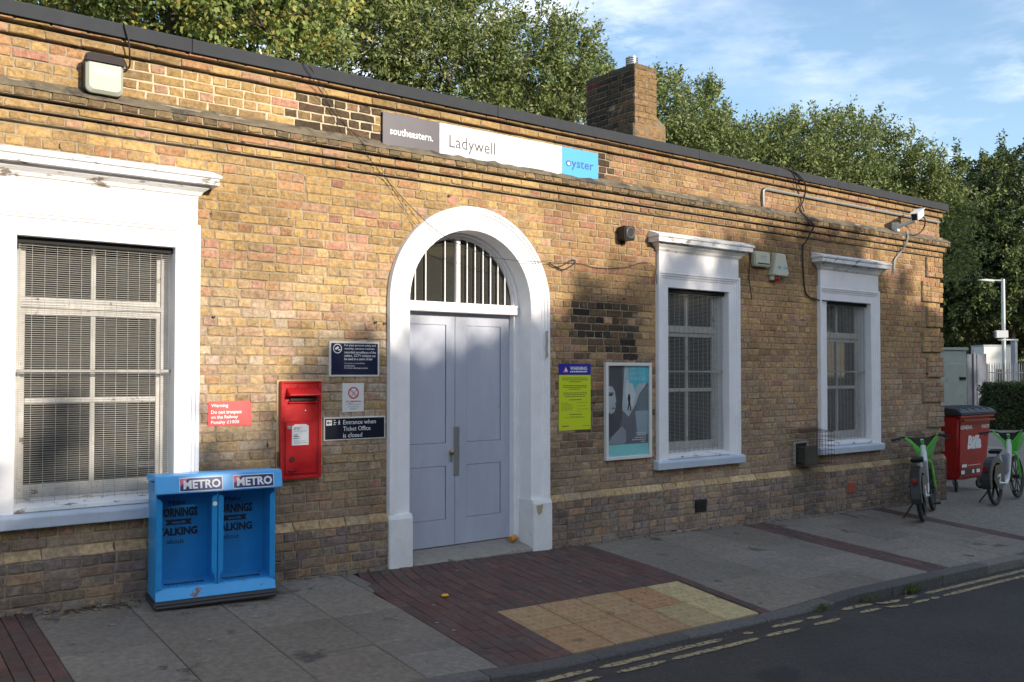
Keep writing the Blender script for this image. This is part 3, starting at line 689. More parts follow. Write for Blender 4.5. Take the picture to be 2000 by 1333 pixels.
# no smoking
t = thing('no_smoking_sign', (3.652, 0, 1.355), 'small white no smoking notice with a red ring, beside the post box', 'sign')
B().box(3.550, 3.756, -.009, 0, 1.357, 1.607).build('sign_face', mat('off_white_sign', (.66,.66,.64), .5), t, bevel=.002)
M_rd = mat('sign_red', (.62,.03,.04), .5)
b = B(); b.torus((3.655,-.0095,1.523), .046, .0062, 'y', 28, 6, .2); b.bar((3.622,-.0096,1.557),(3.688,-.0096,1.489),.002,.010,(0,1,0)); b.build('red_ring', M_rd, t)
b = B(); b.bar((3.63,-.0092,1.493),(3.683,-.0092,1.549),.0012,.010,(0,1,0)); b.build('cigarette_symbol', M_black, t)
text(t, 'NO SMOKING', M_rd, (3.583,-.0092,1.442), .142, .014, bold=.02)
for i, s_ in enumerate(('It is against the law','to smoke in this','station')): text(t, s_, M_lg, (3.585+.018*i,-.0092,1.417-i*.019), .138-.036*i, .011)
# entrance sign
t = framed('entrance_sign', 3.373, 3.966, 1.116, 1.316, 'black direction sign reading entrance when ticket office is closed, beside the door', .012, m=mat('blue_black_face', (.006,.008,.02), .35))
for i, (s_, w_) in enumerate((('Entrance when',.315),('Ticket Office',.262),('is closed',.182))): text(t, s_, M_letw, (3.553,-.018,1.252-i*.056), w_, .038, bold=.0)
B().box(3.395, 3.448, -.0185, -.0176, 1.247, 1.294).build('arrow_tile', M_letw, t)
b = B(); b.prism([(3.400,1.27),(3.416,1.285),(3.416,1.274),(3.442,1.274),(3.442,1.266),(3.416,1.266),(3.416,1.255)], -.0195, -.0186); b.build('arrow', M_black, t)
b = B()
for z_ in (1.288,1.252): b.box(3.462,3.482,-.0185,-.0176,z_,z_+.005)
b.prism([(3.463,1.27),(3.474,1.28),(3.474,1.273),(3.490,1.273),(3.490,1.268),(3.474,1.268),(3.474,1.261)], -.0185, -.0176); b.build('train_symbol', M_letw, t)
b = B(); b.lathe([(0,0),(.005,0),(.005,.001),(0,.001)], 10, Matrix.Translation((3.516,-.0176,1.288)) @ Matrix.Rotation(R(90),4,'X'))
b.prism([(3.512,1.281),(3.519,1.281),(3.527,1.268),(3.525,1.266),(3.519,1.272),(3.520,1.262),(3.526,1.25),(3.522,1.25),(3.515,1.261),(3.508,1.25),(3.504,1.25),(3.511,1.264),(3.511,1.272),(3.506,1.266),(3.504,1.268)], -.0185, -.0176); b.build('walking_symbol', M_letw, t)
# yellow and blue warning sheet
t = thing('warning_sheet', (6.2, 0, 1.1), 'tall acid yellow warning sheet with a blue heading, right of the door', 'sign')
M_ly = mat('acid_yellow', (.56,.66,.015), .45); M_bl = mat('heading_blue', (.018,.016,.30), .45); M_ink = mat('olive_ink', (.10,.14,.02), .6)
B().box(5.981, 6.414, -.010, 0, 1.105, 1.674).build('yellow_panel', M_ly, t); B().box(5.981, 6.414, -.0105, 0, 1.6745, 1.790).build('blue_panel', M_bl, t)
text(t, 'WARNING', M_letw, (6.128,-.0108,1.723), .235, .038, bold=.02)
b = B(); b.prism([(6.035,1.702),(6.106,1.702),(6.070,1.757)], -.0115, -.0106); b.build('red_triangle', mat('pale_red', (.75,.22,.22), .5), t)
b = B(); b.prism([(6.060,1.712),(6.088,1.712),(6.084,1.735),(6.072,1.745),(6.064,1.730)], -.0125, -.0116); b.build('figure_symbol', M_letw, t)
def words(par, m, x0, x1, z, h, ctr=True, fill=1.0, y=-.0103, name='small_print'):
    b = B(); x = x0
    while x < x0+(x1-x0)*fill:
        w_ = min(rnd.uniform(.012,.04), x1-x); b.box(x, x+w_, y-.0004, y, z, z+h); x += w_+.006
    return b.build(name, m, par)
words(t, M_letw, 6.13, 6.365, 1.702, .011, y=-.0106)
for zz, a, e in ((1.638,6.02,6.37),(1.619,6.02,6.375),(1.600,6.12,6.28),(1.560,6.04,6.36),(1.542,6.035,6.36),(1.523,6.12,6.27),(1.484,6.04,6.36),(1.466,6.04,6.36),(1.447,6.06,6.34)): words(t, M_ink, a, e, zz, .0075)
for zz in (1.413, 1.262): B().box(6.12,6.29,-.0108,-.0102,zz,zz+.006).build('rule', M_black, t)
for zz, a, e in ((1.384,6.01,6.10),(1.370,6.01,6.15),(1.355,6.01,6.18),(1.340,6.01,6.17),(1.325,6.01,6.16),(1.311,6.01,6.16),(1.384,6.22,6.38),(1.350,6.22,6.36),(1.318,6.22,6.38),(1.294,6.23,6.27),(1.240,6.13,6.30),(1.231,6.05,6.33)): words(t, M_ink, a, e, zz, .0035)
words(t, M_black, 6.02, 6.11, 1.142, .009); words(t, M_ink, 6.30, 6.40, 1.142, .005)
# poster case
t = thing('poster_case', (6.95, 0, .76), 'white framed poster case with a grey and turquoise poster, left of the middle window', 'poster frame')
px0, px1, pz0, pz1 = 6.606, 7.296, .762, 1.806; b = B(); fw = .036
for x0, x1, z0, z1 in ((px0,px1,pz0,pz0+fw),(px0,px1,pz1-fw,pz1),(px0,px0+fw,pz0+fw,pz1-fw),(px1-fw,px1,pz0+fw,pz1-fw)): b.box(x0, x1, -.046, 0, z0, z1)
b.build('case_frame', mat('white_aluminium', (.70,.70,.68), .35, .1), t, bevel=.004)
y = -.016; ix0, ix1, iz0, iz1 = px0+fw, px1-fw, pz0+fw, pz1-fw
def flat(name, pts, m, k): return B().prism(pts, y-.0006*k-.0004, y-.0006*k, 'y').build(name, m, t)
G = lambda n, c: mat('print_'+n, tuple(min(.8, v*1.4) for v in c), .5, var=.12, vscale=5)
flat('poster_sheet', [(ix0,iz0),(ix1,iz0),(ix1,iz1),(ix0,iz1)], G('plum_grey', (.155,.14,.165)), 0)
flat('turquoise_band', [(ix0,iz0),(ix1,iz0),(ix1,iz0+.125),(ix0,iz0+.125)], G('turquoise', (.25,.62,.66)), 1)
flat('pale_street', [(6.90,iz1),(7.26,iz1),(7.26,1.60),(7.12,1.46),(7.06,1.34),(6.96,1.22),(6.86,1.30),(6.88,1.50)], G('pale_light', (.42,.47,.50)), 1)
flat('white_glow', [(6.93,1.62),(7.02,1.60),(7.07,1.45),(7.02,1.33),(6.94,1.34),(6.91,1.48)], G('white_light', (.68,.72,.74)), 2)
flat('dark_shape', [(7.12,1.44),(7.26,1.56),(7.26,1.28),(7.10,1.28),(7.07,1.36)], G('slate', (.16,.19,.22)), 2)
flat('grey_box', [(7.06,1.28),(7.26,1.28),(7.26,1.02),(7.09,1.02)], G('mid_grey', (.30,.35,.40)), 3)
flat('blue_bubble', [(6.955,iz1),(7.255,iz1),(7.255,1.585),(7.10,1.575),(7.05,1.51),(7.02,1.575),(6.965,1.59)], G('bubble_blue', (.10,.48,.68)), 4)
for i, (s_, w_) in enumerate((('SEE IT.',.19),('SAY IT.',.19),('SORTED.',.26))): text(t, s_, mat('pale_blue_print', (.50,.72,.80), .5), (6.975,y-.0036,1.725-i*.056), w_, .040, bold=.025)
flat('dark_hair', [(ix0,iz1),(6.86,iz1),(6.87,1.45),(6.86,1.2),(6.80,1.05),(ix0,1.0)], G('hair', (.085,.078,.095)), 3)
flat('face', [(ix0,1.50),(6.67,1.555),(6.715,1.55),(6.755,1.50),(6.765,1.44),(6.775,1.39),(6.760,1.365),(6.765,1.33),(6.75,1.28),(6.70,1.255),(ix0,1.28)], G('pale_skin', (.42,.43,.46)), 4)
flat('eye', [(6.665,1.46),(6.70,1.475),(6.735,1.462),(6.70,1.447)], M_black, 5); flat('eye_shadow', [(ix0,1.49),(6.73,1.49),(6.74,1.475),(6.66,1.44),(ix0,1.435)], G('eye_shade', (.17,.17,.19)), 4.6)
flat('mouth', [(6.70,1.318),(6.735,1.328),(6.757,1.316),(6.735,1.302)], G('mouth', (.17,.13,.15)), 5)
flat('shoulder', [(ix0,.93),(6.72,1.02),(6.86,1.12),(6.92,1.07),(6.92,.95),(6.89,.93)], G('shoulder', (.27,.27,.31)), 4)
flat('walking_figure', [(6.955,1.46),(6.965,1.475),(6.975,1.46),(6.985,1.43),(6.98,1.38),(7.0,1.28),(6.985,1.28),(6.968,1.35),(6.952,1.285),(6.94,1.285),(6.955,1.37),(6.945,1.42)], M_black, 5)
for zz, a, e in ((1.035,7.07,7.22),(1.010,7.08,7.22),(.985,7.05,7.22),(.962,7.01,7.22),(.938,7.15,7.22)): words(t, M_letw, a, e, zz, .009, y=y-.0026)
B().box(ix0+.001, ix1-.001, -.033, -.031, iz0+.001, iz1-.001).build('poster_glazing', glass_mat('clear_glazing', (.93,.95,.95), .0, .02), t)
# floodlight
def rbox(x0, x1, z0, z1, r, n=5):
    q = []
    for cx, cz, a0 in ((x1-r,z0+r,-90),(x1-r,z1-r,0),(x0+r,z1-r,90),(x0+r,z0+r,180)):
        q += [(cx+r*math.cos(R(a0+90*i/n)), cz+r*math.sin(R(a0+90*i/n))) for i in range(n+1)]
    return q
t = thing('bulkhead_light', (1.585, 0, 3.72), 'square bulkhead light with a frosted cover and black hood, above the left window', 'wall light')
B().prism(rbox(1.452,1.712,3.716,3.998,.045), -.100, -.0, 'y').build('housing', M_black, t, bevel=.006)
q = rbox(1.455,1.709,3.719,3.995,.045); q2 = rbox(1.475,1.690,3.742,3.975,.035); b = B(); n = len(q)
b.add([(x,-.1005,z) for x,z in q]+[(x,-.128,z) for x,z in q]+[(x,-.148,z) for x,z in q2], [(i,(i+1)%n,(i+1)%n+n,i+n) for i in range(n)]+[(i+n,(i+1)%n+n,(i+1)%n+2*n,i+2*n) for i in range(n)]+[tuple(range(2*n,3*n))])
b.build('diffuser', mat('frosted_cover', (.36,.38,.32), .45, spec=.25), t, smooth=True)
B().prism([(1.448,3.935),(1.716,3.935),(1.716,3.985),(1.69,4.004),(1.475,4.004),(1.448,3.985)], -.156, -.10, 'y').build('hood', mat('brown_black_hood', (.035,.028,.030), .6, spec=.12), t, bevel=.008, seg=2)
B().box(1.505,1.665,-.1515,-.1482,3.868,3.889).build('sun_glint_bar', mat('sun_glint_glow', (1.0,.98,.93), .4, emit=1.6), t, bevel=.0015)  # glowing bar standing in for the sun's reflection on the cover
# little wall speaker
t = thing('wall_speaker', (6.88, 0, 3.1), 'small black wall speaker just left of the middle window hood', 'speaker')
B().box(6.80, 6.955, -.135, -.01, 3.125, 3.275).build('speaker_body', M_black, t, bevel=.01, seg=2)
b = B(); b.lathe([(.055,0),(.060,.004),(.052,.008),(.035,-.01),(.0,-.014)], 22, Matrix.Translation((6.878,-.137,3.20)) @ Matrix.Rotation(R(90),4,'X'), close=False); b.build('speaker_cone', mat('grey_plastic', (.10,.10,.10), .4), t, smooth=True)
B().box(6.86,6.90,-.02,.0,3.08,3.14).build('bracket', M_black, t)
# alarm boxes
M_cream = mat('aged_cream_plastic', (.52,.52,.40), .45, var=.05)
t = thing('alarm_box', (9.21, 0, 3.0), 'square cream alarm box between the middle and right windows', 'alarm')
B().box(9.064, 9.364, -.075, -.002, 3.008, 3.192).build('cover', M_cream, t, bevel=.014, seg=2)
B().box(9.115, 9.335, -.0775, -.0752, 3.035, 3.052).build('slot', M_black, t); words(t, M_metal, 9.17, 9.29, 3.125, .018, y=-.0755, name='faded_label'); words(t, M_metal, 9.17, 9.28, 3.10, .01, y=-.0755, name='faded_label')
t = thing('bell_box', (9.56, 0, 2.92), 'tapered cream alarm bell box with blue letters and a red strobe below it', 'alarm')
b = B(); q = [(9.405,2.925),(9.43,2.905),(9.685,2.905),(9.72,2.94),(9.645,3.185),(9.63,3.196),(9.49,3.196),(9.477,3.185)]; q2 = [(9.56+(x-9.56)*.88, 3.05+(z-3.05)*.92) for x,z in q]; n = 8
b.add([(x,-.004,z) for x,z in q]+[(x,-.075,z) for x,z in q]+[(x,-.097,z) for x,z in q2], [(i,(i+1)%n,(i+1)%n+n,i+n) for i in range(n)]+[(i+n,(i+1)%n+n,(i+1)%n+2*n,i+2*n) for i in range(n)]+[tuple(range(2*n,3*n)), tuple(range(n))]); b.build('cover', M_cream, t, bevel=.004)
B().box(9.45,9.675,-.0985,-.0972,2.985,3.045).build('pale_label', mat('pale_label', (.52,.56,.56), .5), t)
text(t, 'SE', mat('faded_blue', (.07,.22,.42), .5), (9.47,-.099,2.998), .075, .038, bold=.02); text(t, 'CH', MC['faded_blue'], (9.585,-.099,2.998), .085, .038, bold=.02)
b = B(); b.lathe([(0,-.045),(.02,-.04),(.034,-.02),(.036,0),(.036,.012)], 16, Matrix.Translation((9.50,-.06,2.882)), close=False); b.build('red_strobe', mat('red_lens', (.38,.01,.015), .15, coat=.6), t, smooth=True)
B().lathe([(0,-.03),(.028,-.028),(.034,-.01),(.034,.02),(.0,.02)], 14, Matrix.Translation((9.445,-.03,2.885))).build('strobe_base', M_cream, t, smooth=True)
# post box
t = thing('post_box', (3.155, 0, .82), 'red wall post box with a letter slot and white collection plate', 'post box')
B().box(2.955, 3.36, -.012, 0, .80, 1.640).build('render_surround', mat('cream_render', (.50,.38,.20), .9, var=.15, bump=.4), t, bevel=.003)
b = B(); b.box(2.976, 3.335, -.045, 0, .818, 1.628); bodyp = b.build('box_front', M_red, t, bevel=.004)
b = B()
for x0,x1,z0,z1 in ((2.976,3.335,.818,.838),(2.976,3.335,1.612,1.628),(2.976,3.004,.838,1.612),(3.308,3.335,.838,1.612)): b.box(x0,x1,-.058,-.0452,z0,z1)
b.build('rim', M_red, t, bevel=.004)
b = B(); b.prism([(-.0455,1.575),(-.0455,1.500),(-.125,1.505),(-.128,1.518)], 3.025, 3.300, 'x'); b.build('hood', M_red, t, bevel=.004)
B().box(3.050, 3.285, -.064, -.0455, 1.462, 1.494).build('letter_slot', M_black, t, bevel=.004)
b = B(); b.prism([(-.0455,1.462),(-.070,1.455),(-.070,1.446),(-.0455,1.440)], 3.04, 3.29, 'x'); b.build('slot_lip', M_red, t, bevel=.002)
text(t, 'V', M_red, (3.055,-.0456,1.576), .026, .028, bold=.02, depth=.004, name='cast_letter'); text(t, 'R', M_red, (3.225,-.0456,1.576), .026, .028, bold=.02, depth=.004, name='cast_letter')
b = B(); b.prism([(3.125,1.568),(3.178,1.568),(3.182,1.590),(3.165,1.598),(3.152,1.61),(3.138,1.598),(3.12,1.590)], -.052, -.0455); b.build('cast_crown', M_red, t, bevel=.003)
b = B(); b.box(3.018, 3.292, -.054, -.0455, .860, 1.290); dd = b.build('door', M_red, t, bevel=.004)
B().box(3.013, 3.296, -.0475, -.0455, .855, 1.296).build('door_gap', mat('dark_red_gap', (.10,.004,.005), .6), t)
pl = B().prism([(3.070,1.097),(3.218,1.097),(3.218,1.255),(3.206,1.262),(3.19,1.270),(3.098,1.270),(3.086,1.262),(3.070,1.255)], -.058, -.0545, 'y').build('collection_plate', mat('paper_white', (.62,.64,.66), .5), t)
for zz, a, e, hh in ((1.243,3.09,3.16,.004),(1.228,3.085,3.14,.008),(1.212,3.09,3.20,.003),(1.180,3.085,3.12,.006),(1.166,3.085,3.135,.008),(1.153,3.085,3.14,.005),(1.132,3.085,3.19,.002),(1.115,3.09,3.2,.003)): words(t, M_lg, a, e, zz, hh, y=-.0583)
B().box(3.030,3.062,-.060,-.0545,1.232,1.262).build('tablet_holder', M_metal, t, bevel=.003)
b = B(); b.prism([(3.045,.985),(3.060,1.005),(3.085,1.008),(3.10,.99),(3.095,.965),(3.06,.960)], -.063, -.0545); b.build('lock_escutcheon', mat('dark_bronze', (.10,.03,.025), .4, .3), t, bevel=.003)
b = B(); b.prism([(3.04,.895),(3.115,.903),(3.112,.888),(3.05,.880)], -.072, -.0545); b.build('pull_handle', mat('deep_red', (.30,.006,.01), .35), t, bevel=.003)
B().lathe([(0,0),(.006,0),(.005,.004),(0,.005)], 10, Matrix.Translation((3.193,-.0455,1.384)) @ Matrix.Rotation(R(90),4,'X')).build('white_rivet', M_letw, t)
b = B(); b.tube([(2.963,-.03,1.05),(2.958,-.035,1.0),(2.962,-.03,.93)], .009, 6); b.build('hinge', mat('rust', (.10,.045,.03), .8), t)
# CCTV camera
M_camw = mat('camera_white', (.74,.74,.72), .35)
t = thing('security_camera', (12.32, 0, 3.7), 'white security camera on a wall bracket near the right end of the roofline', 'camera')
ca, cb_ = Vector((12.20,-.38,3.885)), Vector((12.56,-.27,4.00)); d = (cb_-ca).normalized()
b = B(); b.bar(ca, cb_, .10, .105); b.build('camera_housing', M_camw, t, bevel=.012, seg=2)
b = B(); b.bar(ca-d*.055, cb_+d*.01, .125, .010); o_ = b.build('sun_shield', M_camw, t, bevel=.003); o_.location = (0,0,.058)
b = B(); b.bar(ca-d*.004, ca-d*.0005, .078, .080); b.build('lens_window', M_black, t)
b = B(); b.bar((12.36,-.31,3.87), (12.30,-.06,3.80), .045, .05); b.bar((12.30,-.06,3.86),(12.30,-.06,3.73), .06,.05,(0,1,0)); b.build('bracket', M_camw, t, bevel=.006)
b = B(); b.box(12.25,12.35,-.035,0,3.70,3.86); b.build('wall_plate', M_camw, t, bevel=.004)
# ---- cables and conduits
def smooth_path(pts, n=6):
    P = [Vector(p) for p in pts]; out = []
    for i in range(len(P)-1):
        p0, p1, p2, p3 = P[max(i-1,0)], P[i], P[i+1], P[min(i+2,len(P)-1)]
        for k in range(n):
            u = k/n; out.append(.5*((2*p1)+(-p0+p2)*u+(2*p0-5*p1+4*p2-p3)*u*u+(-p0+3*p1-3*p2+p3)*u**3))
    return out+[P[-1]]
M_cab = mat('black_cable', (.02,.018,.018), .6); M_cond = mat('grey_conduit', (.30,.31,.30), .5, .3)
def cable(name, pts, r, label, m=None, group=None, cat='cable'):
    o = B().tube(smooth_path(pts), r, 6).build(name, m or M_cab, origin=tuple(pts[-1]), smooth=True); return tag(o, label, cat, group)
cable('cable', [(1.714,-.09,4.285),(1.720,-.125,4.25),(1.743,-.125,4.165),(1.759,-.1,4.082),(1.775,-.05,4.001),(1.76,-.03,3.965),(1.716,-.05,3.955)], .007, 'black cable looping from the roof edge to the bulkhead light')
cable('cable', [(3.12,-.09,4.285),(3.132,-.122,4.25),(3.20,-.115,4.17),(3.36,-.06,4.02),(3.45,-.03,3.92),(3.60,-.12,3.75),(3.687,-.135,3.66),(3.75,-.09,3.58),(4.099,-.02,3.305),(4.436,-.075,3.018),(4.745,-.062,2.893),(5.116,-.055,2.813),(5.45,-.078,2.797),(5.74,-.080,2.811),(5.95,-.02,2.82),(6.24,-.015,2.836),(6.528,-.015,2.807),(6.904,-.015,2.839),(7.138,-.015,2.906),(7.297,-.02,2.912),(7.367,-.03,2.829),(7.385,-.03,2.686)], .0032, 'long thin dark cable sagging across the door arch to the middle window')
cable('cable', [(3.178,-.12,4.26),(3.40,-.06,4.03),(3.588,-.02,3.825),(3.82,-.135,3.64),(3.901,-.06,3.50),(4.206,-.02,3.108),(4.32,-.075,2.982)], .0024, 'short thin wire from the roof edge to the top left of the arch')
cable('cable', [(5.83,-.03,2.815),(5.962,-.02,2.779),(6.156,-.02,2.867),(6.184,-.02,2.831),(6.03,-.02,2.757),(5.93,-.02,2.784)], .006, 'tangled loop of black cable beside the right shoulder of the door arch')
cable('cable', [(9.514,-.09,4.285),(9.80,-.125,4.25),(10.02,-.12,4.13),(10.107,-.04,3.95),(9.99,-.06,3.80),(10.02,-.14,3.69),(10.16,-.145,3.60),(10.15,-.10,3.50),(10.133,-.05,3.40),(10.10,-.02,3.3),(10.143,-.015,2.818),(10.23,-.02,2.689),(10.395,-.03,2.656),(10.518,-.065,2.646),(10.60,-.05,2.64)], .010, 'thick black cable dropping past the left side of the right window hood')
cable('cable', [(9.702,-.09,4.285),(9.80,-.12,4.21),(9.93,-.06,4.06),(10.033,-.03,3.96),(10.118,-.03,3.80)], .006, 'short black cable crossing the conduit below the roof edge')
cable('cable', [(9.045,-.015,3.20),(9.021,-.012,2.88),(9.04,-.012,2.755),(9.078,-.012,2.593)], .005, 'loose thin cable hanging below the square alarm box')
cable('conduit', [(9.290,-.03,3.77),(9.288,-.03,3.80),(9.286,-.03,3.93),(9.292,-.03,3.965),(9.34,-.03,3.99),(9.45,-.03,3.992),(11.0,-.03,3.992),(12.4,-.03,3.992),(13.55,-.03,3.992)], .017, 'grey metal conduit along the roof edge towards the security camera', M_cond, cat='pipe')
cable('cable', [(12.56,-.27,3.97),(12.72,-.25,3.93),(12.80,-.2,3.85),(12.80,-.16,3.78),(12.72,-.13,3.72),(12.60,-.125,3.70),(12.45,-.12,3.70)], .009, 'black cable curling out of the back of the security camera')
cable('conduit', [(12.42,-.13,3.74),(12.44,-.14,3.66),(12.42,-.12,3.55),(12.40,-.05,3.44),(12.30,-.03,3.34),(12.27,-.03,3.28),(12.265,-.03,3.12)], .014, 'short flexible grey conduit under the security camera', M_cond, cat='pipe')
# flue with wire guard
t = thing('flue_terminal', (10.03, 0, .48), 'blackened flue terminal behind a rusty wire guard beside the right window', 'flue')
b = B()
for x0,x1,z0,z1 in ((9.89,10.18,.79,.812),(9.89,9.91,.49,.79),(10.16,10.18,.49,.79)): b.box(x0,x1,-.03,-.001,z0,z1)
b.build('flue_frame', mat('dirty_white_metal', (.34,.33,.30), .6, var=.2), t)
B().box(9.91,10.16,-.012,-.002,.49,.79).build('flue_opening', M_dark, t)
b = B()
for i in range(7): b.box(9.985+i*.035,10.005+i*.035,-.12,-.0125,.53,.74)
b.box(9.96,10.235,-.135,-.1205,.50,.76); b.build('flue_grille', mat('sooty_metal', (.07,.068,.06), .6, .3, var=.3), t, bevel=.003)
b = B(); X0, X1, Z0, Z1, Y0 = 9.84, 10.42, .53, .965, -.25
for i in range(10):
    x = X0+(X1-X0)*i/9; b.tube([(x,0,Z1),(x,Y0,Z1-.03),(x,Y0,Z0),(x,0,Z0-.02)], .0028, 5)
for i in range(8):
    z = Z0+(Z1-.03-Z0)*i/7; b.tube([(X0,0,z),(X0,Y0,z),(X1,Y0,z),(X1,0,z)], .0028, 5)
b.build('wire_guard', mat('rusty_wire', (.12,.075,.05), .7, .3), t)
# bolts and plugs in the brickwork
for x, z in ((2.43,2.14),(3.866,2.143),(3.958,2.137),(12.86,2.42),(6.9,2.5),(4.64,3.36)):
    o = B().lathe([(0,0),(.012,0),(.012,.012),(0,.014)], 8, Matrix.Translation((x,-.008,z)) @ Matrix.Rotation(R(90),4,'X')).build('wall_plug', M_black, wall)

# ================================================================ NEWSPAPER RACK
gz = g(2.34,-.27)
t = thing('newspaper_rack', (2.345, -.265, gz+.004), 'blue double newspaper rack with METRO badges and rusty base, under the left window', 'newspaper rack', rz=R(-6.2))
M_b = mat('rack_blue', (.020,.27,.62), .34, var=.10, vscale=6, bump=.08, spots=[((.014,.17,.42), 5, .62), ((.16,.33,.50), 34, .74)])
M_bl2 = mat('rack_blue_rusting', (.045,.36,.76), .4, var=.10, vscale=6, spots=[((.20,.075,.025), 9, .60), ((.07,.03,.015), 20, .66)])
def L(b, n, m, **k): return b.build(n, m, t, local=True, **k)
b = B(); b.prism([(-.20,0),(-.21,.03),(-.195,.062),(.17,.062),(.18,.03),(.17,0)], -.445, .445, 'x'); L(b, 'base', mat('dark_grey_rubber', (.035,.035,.037), .6, bump=.2), bevel=.012, seg=2)
b = B(); b.prism([(-.192,.062),(-.168,.142),(-.15,.142),(-.15,.062)], -.432, .432, 'x'); L(b, 'kick_panel', M_bl2, bevel=.003)
b = B(); b.box(-.42,.42,.135,.15,.062,.90); back = L(b, 'back_panel', M_b)
for sg in (-1,1):
    b = B(); q = [(-.175,.062),(-.165,.84),(-.12,.90),(.15,.90),(.15,.062)]; b.prism(q, sg*.425-(.006 if sg > 0 else -.006), sg*.431, 'x'); L(b, 'side_panel', M_b, bevel=.002)
    b = B(); b.prism([(sg*.427,.142),(sg*.427,.80),(sg*.40,.785),(sg*.388,.77),(sg*.388,.142)], -.178, -.168, 'y'); L(b, 'front_flange', M_b, bevel=.003)
b = B(); b.box(-.006,.006,-.165,.135,.142,.84); L(b, 'divider', M_b)
for x0, x1 in ((-.042,-.004),(.004,.042)):
    xa, xb = (x0, x1) if x0 < 0 else (x1, x0); b = B(); b.prism([(xb,.142),(xb,.795),(xa+(.012 if xa < 0 else -.012),.795),(xa,.78),(xa,.24),(xb-(xb-xa)*.35,.20),(xb-(xb-xa)*.25,.142)], -.181, -.170, 'y'); L(b, 'front_flange', M_b, bevel=.003)
b = B(); b.box(-.42,.42,-.165,.135,.126,.150); L(b, 'tray', M_bl2)
b = B(); b.prism([(-.205,.825),(-.245,.835),(-.222,.955),(-.19,.966),(.15,.945),(.15,.90),(-.19,.925),(-.205,.90)], -.447, .465, 'x'); L(b, 'canopy', mat('rack_blue_skylit', (.075,.42,.84), .35, var=.08, spots=[((.03,.25,.6), 8, .68)]), bevel=.005, seg=2)  # rack blue lightened in colour for the skylight the canopy catches
up = Vector((0,.022,.12)).normalized(); rt = Vector((1,0,0)); nr = rt.cross(up)
for cx in (-.135,.245):
    o0 = Vector((cx-.15,-.2435,.843)) + nr*.0012; bd = []
    P = lambda u, v, k=0: tuple(o0+rt*u+up*v+nr*(.0008*k))
    L(B().add([P(0,0),P(.305,0),P(.305,.100),P(0,.100)], [(0,1,2,3)]), 'badge_border', M_letw)
    L(B().add([P(.005,.005,1),P(.30,.005,1),P(.30,.095,1),P(.005,.095,1)], [(0,1,2,3)]), 'badge', mat('badge_navy', (.015,.028,.16), .4))
    L(B().add([P(.006,.04,2),P(.062,.094,2),P(.006,.094,2)], [(0,1,2)]), 'badge_corner', mat('badge_pink', (.75,.16,.22), .4))
    text(t, 'METRO', M_letw, P(.028,.018,2.5), .262, .064, bold=.035, right=rt, up=up, local=True)
M_blk = mat('black_print', (.012,.02,.05), .5)
for cx in (-.215,.20):
    for s_, w_, h_, z_, dx, bo in (('METRO',.25,.055,.815,-.13,.04),('Make',.12,.034,.705,-.075,.0),('MORNINGS',.29,.070,.612,-.155,.045),('TALKING',.29,.062,.472,-.155,.05),('about',.12,.036,.412,-.085,.0)):
        text(t, s_, M_blk, (cx+dx,.1335,z_), w_, h_, bold=bo, local=True)
    L(B().prism([(cx-.10,.552),(cx+.095,.552),(cx+.080,.572),(cx+.095,.594),(cx-.10,.594),(cx-.085,.572)], .1335, .1345, 'y'), 'banner', M_blk)
    text(t, 'worth', M_b, (cx-.052,.1325,.562), .10, .022, bold=.03, local=True)
    L(B().box(cx-.135,cx+.145,-.08,-.025,.1505,.1515), 'tray_label', M_blk); text(t, 'METRO ONLY', M_b, (cx-.12,-.07,.1518), .25, .03, bold=.02, right=(1,0,0), up=(0,1,0), local=True)
    b = B()
    for i in range(9): b.box(cx-.12+i*.028, cx-.12+i*.028+rnd.uniform(.012,.024), -.118,-.108,.1505,.1512)
    L(b, 'small_print', M_blk)
L(B().lathe([(0,0),(.017,0),(.017,.004),(0,.005)], 14, Matrix.Translation((-.022,-.1815,.735)) @ Matrix.Rotation(R(90),4,'X')), 'round_sticker', M_letw)

# ================================================================ WASTE BIN
gb = g(15.2,.6)
t = thing('wheeled_bin', (15.25, .62, gb), 'large red wheeled waste bin with a black lid, standing beyond the building corner', 'bin')
M_br = mat('bin_red', (.40,.010,.010), .42, var=.2, vscale=5, bump=.25, big=.2, spots=[((.20,.012,.012), 6, .60), ((.30,.12,.11), 26, .70)])
b = B(); a0, a1 = (-.47,.47,-.27,.30), (-.55,.55,-.34,.36)
vs = [(x,y,.20) for x,y in ((a0[0],a0[2]),(a0[1],a0[2]),(a0[1],a0[3]),(a0[0],a0[3]))]+[(x,y,1.27) for x,y in ((a1[0],a1[2]),(a1[1],a1[2]),(a1[1],a1[3]),(a1[0],a1[3]))]
b.add(vs, [(3,2,1,0),(0,1,5,4),(1,2,6,5),(2,3,7,6),(3,0,4,7),(4,5,6,7)]); L(b, 'bin_body', M_br, bevel=.045, seg=3, smooth=True)
b = B(); b.box(-.57,.57,-.375,-.325,1.225,1.27); L(b, 'rim', M_br, bevel=.01); b = B(); b.box(-.55,.50,-.43,-.37,1.17,1.20); L(b, 'front_rail', M_br, bevel=.012, seg=2)
b = B(); b.prism([(-.40,1.27),(-.405,1.30),(-.33,1.365),(.0,1.40),(.36,1.38),(.38,1.28)], -.60, .60, 'x'); lid = L(b, 'lid', mat('lid_charcoal', (.03,.032,.038), .5, var=.15), bevel=.015, seg=2)
for i in range(5):
    x = -.46+i*.23; b = B(); b.prism([(-.385,1.318),(-.33,1.378),(.0,1.412),(.34,1.392),(.34,1.37),(-.35,1.33)], x-.05, x+.05, 'x'); o_ = b.build('lid_rib', MC['lid_charcoal'], lid, local=True, bevel=.01)
rt = Vector((1,0,0)); up = Vector((0,-.07,1.07)).normalized()
def FB(u, z): return (u, -.27-(z-.20)/1.07*.07-.003, z)
